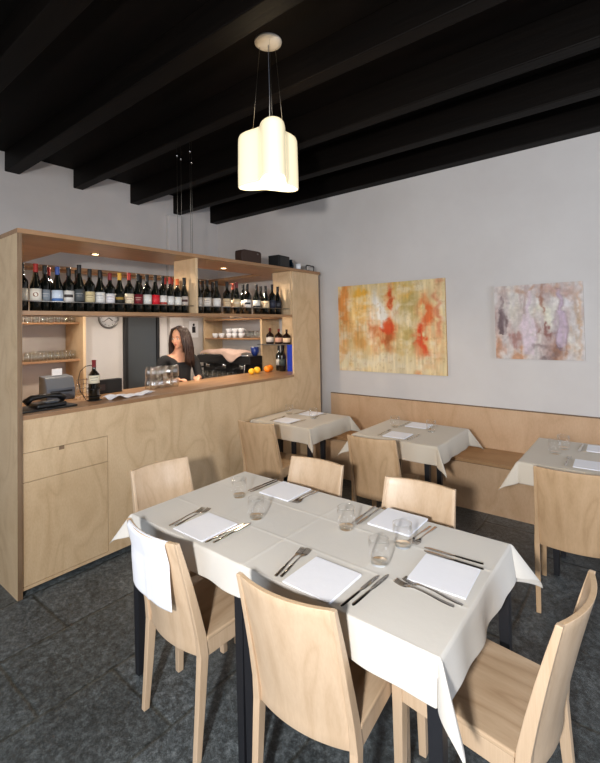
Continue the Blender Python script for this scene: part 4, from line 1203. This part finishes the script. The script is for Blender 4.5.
# ------------------------------------------------------------------ barwoman
def skin_mesh(name, chains, sub=2):
    """chains: list of lists of (point, radius); the first vertex of a chain may be an int index of a vertex already made"""
    me = bpy.data.meshes.new(name)
    vs, es, rs = [], [], []
    for ch in chains:
        prev = None
        for it in ch:
            if isinstance(it, int): prev = it; continue
            vs.append(it[0]); rs.append(it[1])
            if prev is not None: es.append((prev, len(vs) - 1))
            prev = len(vs) - 1
    me.from_pydata(vs, es, [])
    o = bpy.data.objects.new(name, me); col.objects.link(o)
    md = o.modifiers.new('skin', 'SKIN'); md.use_smooth_shade = True
    for i, r_ in enumerate(rs):
        sv = me.skin_vertices[0].data[i]
        sv.radius = r_ if isinstance(r_, tuple) else (r_, r_)
        sv.use_root = (i == 0)
    md2 = o.modifiers.new('sub', 'SUBSURF'); md2.levels = sub; md2.render_levels = sub
    dg = bpy.context.evaluated_depsgraph_get(); dg.update()
    out = bpy.data.meshes.new_from_object(o.evaluated_get(dg))
    bpy.data.objects.remove(o)
    return out
# local frame: +Y is where her chest faces, +X her right... (x to her left is negative)
HX = 0.0
neck_top = (0.0, 0.02, 1.44)
def arm(s, elbow, wrist, palm, R_=(0.043, 0.036, 0.026, 0.022)):
    return [2, ((s * 0.10, 0.0, 1.345), 0.055), ((s * 0.165, 0.0, 1.335), 0.052), ((s * 0.20, 0.0, 1.27), R_[0]), (elbow, R_[1]), (wrist, R_[2]), (palm, (0.034, 0.016))]
EL, WL, PLm = (-0.215, 0.06, 1.10), (-0.12, 0.24, 1.135), (-0.075, 0.30, 1.14)
ER, WR, PR = (0.25, 0.06, 1.11), (0.16, 0.25, 1.12), (0.12, 0.31, 1.135)
body_ch = [[((0, 0, 0.95), (0.150, 0.105)), ((0, 0, 1.10), (0.118, 0.088)), ((0, 0.0, 1.28), (0.135, 0.095)), ((0, -0.005, 1.36), (0.085, 0.07)), ((0, 0.0, 1.41), (0.050, 0.05)), (neck_top, (0.047, 0.047)), ((0, 0.02, 1.50), 0.045)],
           arm(-1, EL, WL, PLm), arm(1, ER, WR, PR)]
for s in (-1, 1):
    body_ch.append([0, ((s * 0.09, 0, 0.86), (0.09, 0.09)), ((s * 0.095, 0.01, 0.50), (0.058, 0.058)), ((s * 0.095, 0, 0.30), (0.05, 0.052)), ((s * 0.095, -0.01, 0.07), (0.036, 0.036)), ((s * 0.10, 0.08, 0.035), (0.04, 0.03)), ((s * 0.10, 0.14, 0.025), (0.035, 0.022))])
body_me = skin_mesh('body_core', body_ch)
hb = bmesh.new(); hb.from_mesh(body_me)
def fingers(palm, wrist):
    p = Vector(palm); w0 = Vector(wrist); f = (p - w0).normalized()
    side = f.cross(Vector((0, 0, 1))).normalized()
    for k, (ln, off) in enumerate(((0.070, -0.024), (0.078, -0.008), (0.073, 0.008), (0.060, 0.023))):
        a = p + side * off
        pts = [a - f * 0.01, a + f * ln * 0.45 + Vector((0, 0, -0.004)), a + f * ln * 0.8 + Vector((0, 0, -0.018)), a + f * ln * 0.95 + Vector((0, 0, -0.032))]
        q = MB(); q.tube(pts, [0.010, 0.009, 0.008, 0.006], 8); me_ = q.mesh('f'); hb.from_mesh(me_); bpy.data.meshes.remove(me_)
    sg = -1 if p.x < 0 else 1
    a = p - f * 0.03 - side * 0.02 * (1 if sg > 0 else -1)
    a = w0 + f * 0.025 + side * (-0.018 if sg > 0 else 0.018)
    pts = [a, a + f * 0.028 + side * (-0.022 if sg > 0 else 0.022), a + f * 0.055 + side * (-0.024 if sg > 0 else 0.024) + Vector((0, 0, -0.01))]
    q = MB(); q.tube(pts, [0.013, 0.011, 0.008], 8); me_ = q.mesh('f'); hb.from_mesh(me_); bpy.data.meshes.remove(me_)
fingers(PLm, WL); fingers(PR, WR)
# head, turned towards her right shoulder
HR = Matrix.Translation((0.0, 0.03, 1.555)) @ Matrix.Rotation(R(-58), 4, 'Z') @ Matrix.Rotation(R(-8), 4, 'X')
q = MB()
q.ball((0, -0.012, 0.028), (0.073, 0.092, 0.088), 28, 20)      # skull
q.ball((0, 0.022, -0.035), (0.058, 0.062, 0.076), 24, 16)      # face and jaw
q.ball((0, 0.058, -0.092), (0.022, 0.022, 0.018), 14, 10)      # chin
q.tube([(0, 0.080, 0.008), (0, 0.094, -0.012), (0, 0.104, -0.030), (0, 0.088, -0.038)], [0.006, 0.009, 0.012, 0.009], 10)
q.ball((0, 0.080, -0.060), (0.020, 0.010, 0.008), 12, 8)
for s in (-1, 1):
    q.ball((s * 0.074, -0.008, -0.012), (0.010, 0.018, 0.030), 12, 8)
    q.ball((s * 0.034, 0.062, -0.028), (0.022, 0.018, 0.02), 12, 8)
    q.ball((s * 0.030, 0.074, 0.020), (0.020, 0.010, 0.006), 12, 8)
bmesh.ops.transform(q.bm, matrix=HR, verts=q.bm.verts)
me_ = q.mesh('h'); hb.from_mesh(me_)
me_body = bpy.data.meshes.new('person_body'); hb.to_mesh(me_body); hb.free()
tmp = bpy.data.objects.new('tmp', me_body); col.objects.link(tmp)
md = tmp.modifiers.new('r', 'REMESH'); md.mode = 'VOXEL'; md.voxel_size = 0.0055; md.use_smooth_shade = True
md = tmp.modifiers.new('s', 'SMOOTH'); md.factor = 0.5; md.iterations = 3
dg = bpy.context.evaluated_depsgraph_get(); dg.update()
fin = bpy.data.meshes.new_from_object(tmp.evaluated_get(dg)); bpy.data.objects.remove(tmp)
fin.name = 'person'
pr = put('person', fin, M['skin'])
pr.location = (-3.98, 2.87, 0.0)
pr.rotation_euler = (0, 0, R(-102))
tag(pr, 'woman in black v-neck top with long dark hair standing behind the bar, head turned aside', 'person')
# clothing
top_ch = [[((0, 0, 0.93), (0.172, 0.122)), ((0, 0, 1.10), (0.130, 0.100)), ((0, 0.0, 1.28), (0.150, 0.109)), ((0, -0.005, 1.352), (0.09, 0.075))],
          [2, ((-0.10, 0.0, 1.340), 0.064), ((-0.167, 0.0, 1.332), 0.062), ((-0.202, 0.0, 1.27), 0.053), (EL, 0.047), ((-0.17, 0.175, 1.122), 0.040)],
          [2, ((0.10, 0.0, 1.340), 0.064), ((0.167, 0.0, 1.332), 0.062), ((0.202, 0.0, 1.27), 0.053), (ER, 0.047), ((0.21, 0.15, 1.116), 0.040)]]
tm = skin_mesh('top', top_ch)
bb = bmesh.new(); bb.from_mesh(tm)
kill = [f for f in bb.faces if (lambda c_: (c_.z > 1.395 - 0.1) and c_.y > 0 and abs(c_.x) < 0.075 * (c_.z - 1.285) / 0.1)(f.calc_center_median()) or (f.calc_center_median().z > 1.395 and abs(f.calc_center_median().x) < 0.085)]
bmesh.ops.delete(bb, geom=kill, context='FACES'); bb.to_mesh(tm); bb.free()
put('black_top', tm, M['sweater'], pr)
tr_ch = [[((0, 0, 0.97), (0.160, 0.115)), ((0, 0, 0.93), (0.165, 0.118))]]
for s in (-1, 1):
    tr_ch.append([1, ((s * 0.09, 0, 0.84), (0.100, 0.10)), ((s * 0.095, 0.01, 0.50), (0.070, 0.07)), ((s * 0.095, 0, 0.30), (0.064, 0.064)), ((s * 0.095, -0.01, 0.09), (0.056, 0.056))])
put('trousers', skin_mesh('trousers', tr_ch), M['trouser'], pr)
# face details and hair
def head_part(nm, fn, m_, parent=pr, sub=0, solid=0):
    q = MB(); fn(q)
    bmesh.ops.transform(q.bm, matrix=HR, verts=q.bm.verts)
    return q.build(nm, m_, parent, sub=sub, solid=solid)
head_part('lips', lambda q: q.ball((0, 0.0885, -0.061), (0.019, 0.004, 0.006), 12, 8), M['lips'])
for s in (-1, 1):
    e_ = head_part('eye', lambda q: q.ball((s * 0.029, 0.0775, 0.001), (0.013, 0.006, 0.0065), 12, 8), M['eye'])
    head_part('pupil', lambda q: q.ball((s * 0.029, 0.0825, 0.001), (0.0055, 0.002, 0.0055), 10, 8), M['blackmatt'], e_)
    head_part('eyebrow', lambda q: q.tube([(s * 0.014, 0.0835, 0.020), (s * 0.03, 0.084, 0.026), (s * 0.044, 0.075, 0.021)], [0.002, 0.003, 0.0015], 6), M['hair'])
rs = random.Random(5)
def hairfn(q):
    # cap over the skull, open at the face
    def capf(u, v):
        a = (u * 2 - 1) * 2.45 - PI / 2            # around the back, open to +Y
        el = v * PI / 2
        rx, ry, rz = 0.083, 0.102, 0.10
        return (rx * math.cos(a) * math.cos(el), -0.012 + ry * math.sin(a) * math.cos(el), 0.030 + rz * math.sin(el))
    q.grid(40, 12, capf)
    for k in range(120):
        u = (k + 0.5) / 120
        a = (u * 2 - 1) * 2.25 - PI / 2
        x, y = 0.080 * math.cos(a), -0.012 + 0.098 * math.sin(a)
        ln = rs.uniform(0.30, 0.42) if y < 0.03 else rs.uniform(0.28, 0.38)
        fr_ = 1.0 + rs.uniform(0.0, 0.25)
        pts = []
        for j in range(8):
            t2 = j / 7
            z = 0.075 - t2 * ln
            sw = 1.0 + 0.22 * math.sin(t2 * PI) * fr_ * 0.6 + 0.42 * t2
            px = x * sw + 0.006 * math.sin(t2 * 6 + k); py = y * sw * (1 - 0.15 * t2) + 0.006 * math.cos(t2 * 5 + k)
            if j == 0: px *= 0.85; py = py * 0.85; z += 0.02
            pts.append((px, py, z))
        q.tube(pts, [0.008, 0.012, 0.012, 0.012, 0.012, 0.011, 0.009, 0.003], 6)
    for s in (-1, 1):          # parted front locks
        for k in range(5):
            o_ = k * 0.010
            q.tube([(s * 0.005, 0.045 - o_, 0.118 - k * 0.001), (s * 0.040, 0.062 - o_, 0.098), (s * 0.066, 0.050 - o_, 0.055), (s * 0.078, 0.035 - o_, 0.0), (s * 0.082, 0.03 - o_, -0.08), (s * 0.085, 0.04 - o_, -0.18), (s * 0.08, 0.06 - o_, -0.26)],
                   [0.008, 0.013, 0.013, 0.013, 0.013, 0.011, 0.004], 8)
head_part('hair', hairfn, M['hair'])
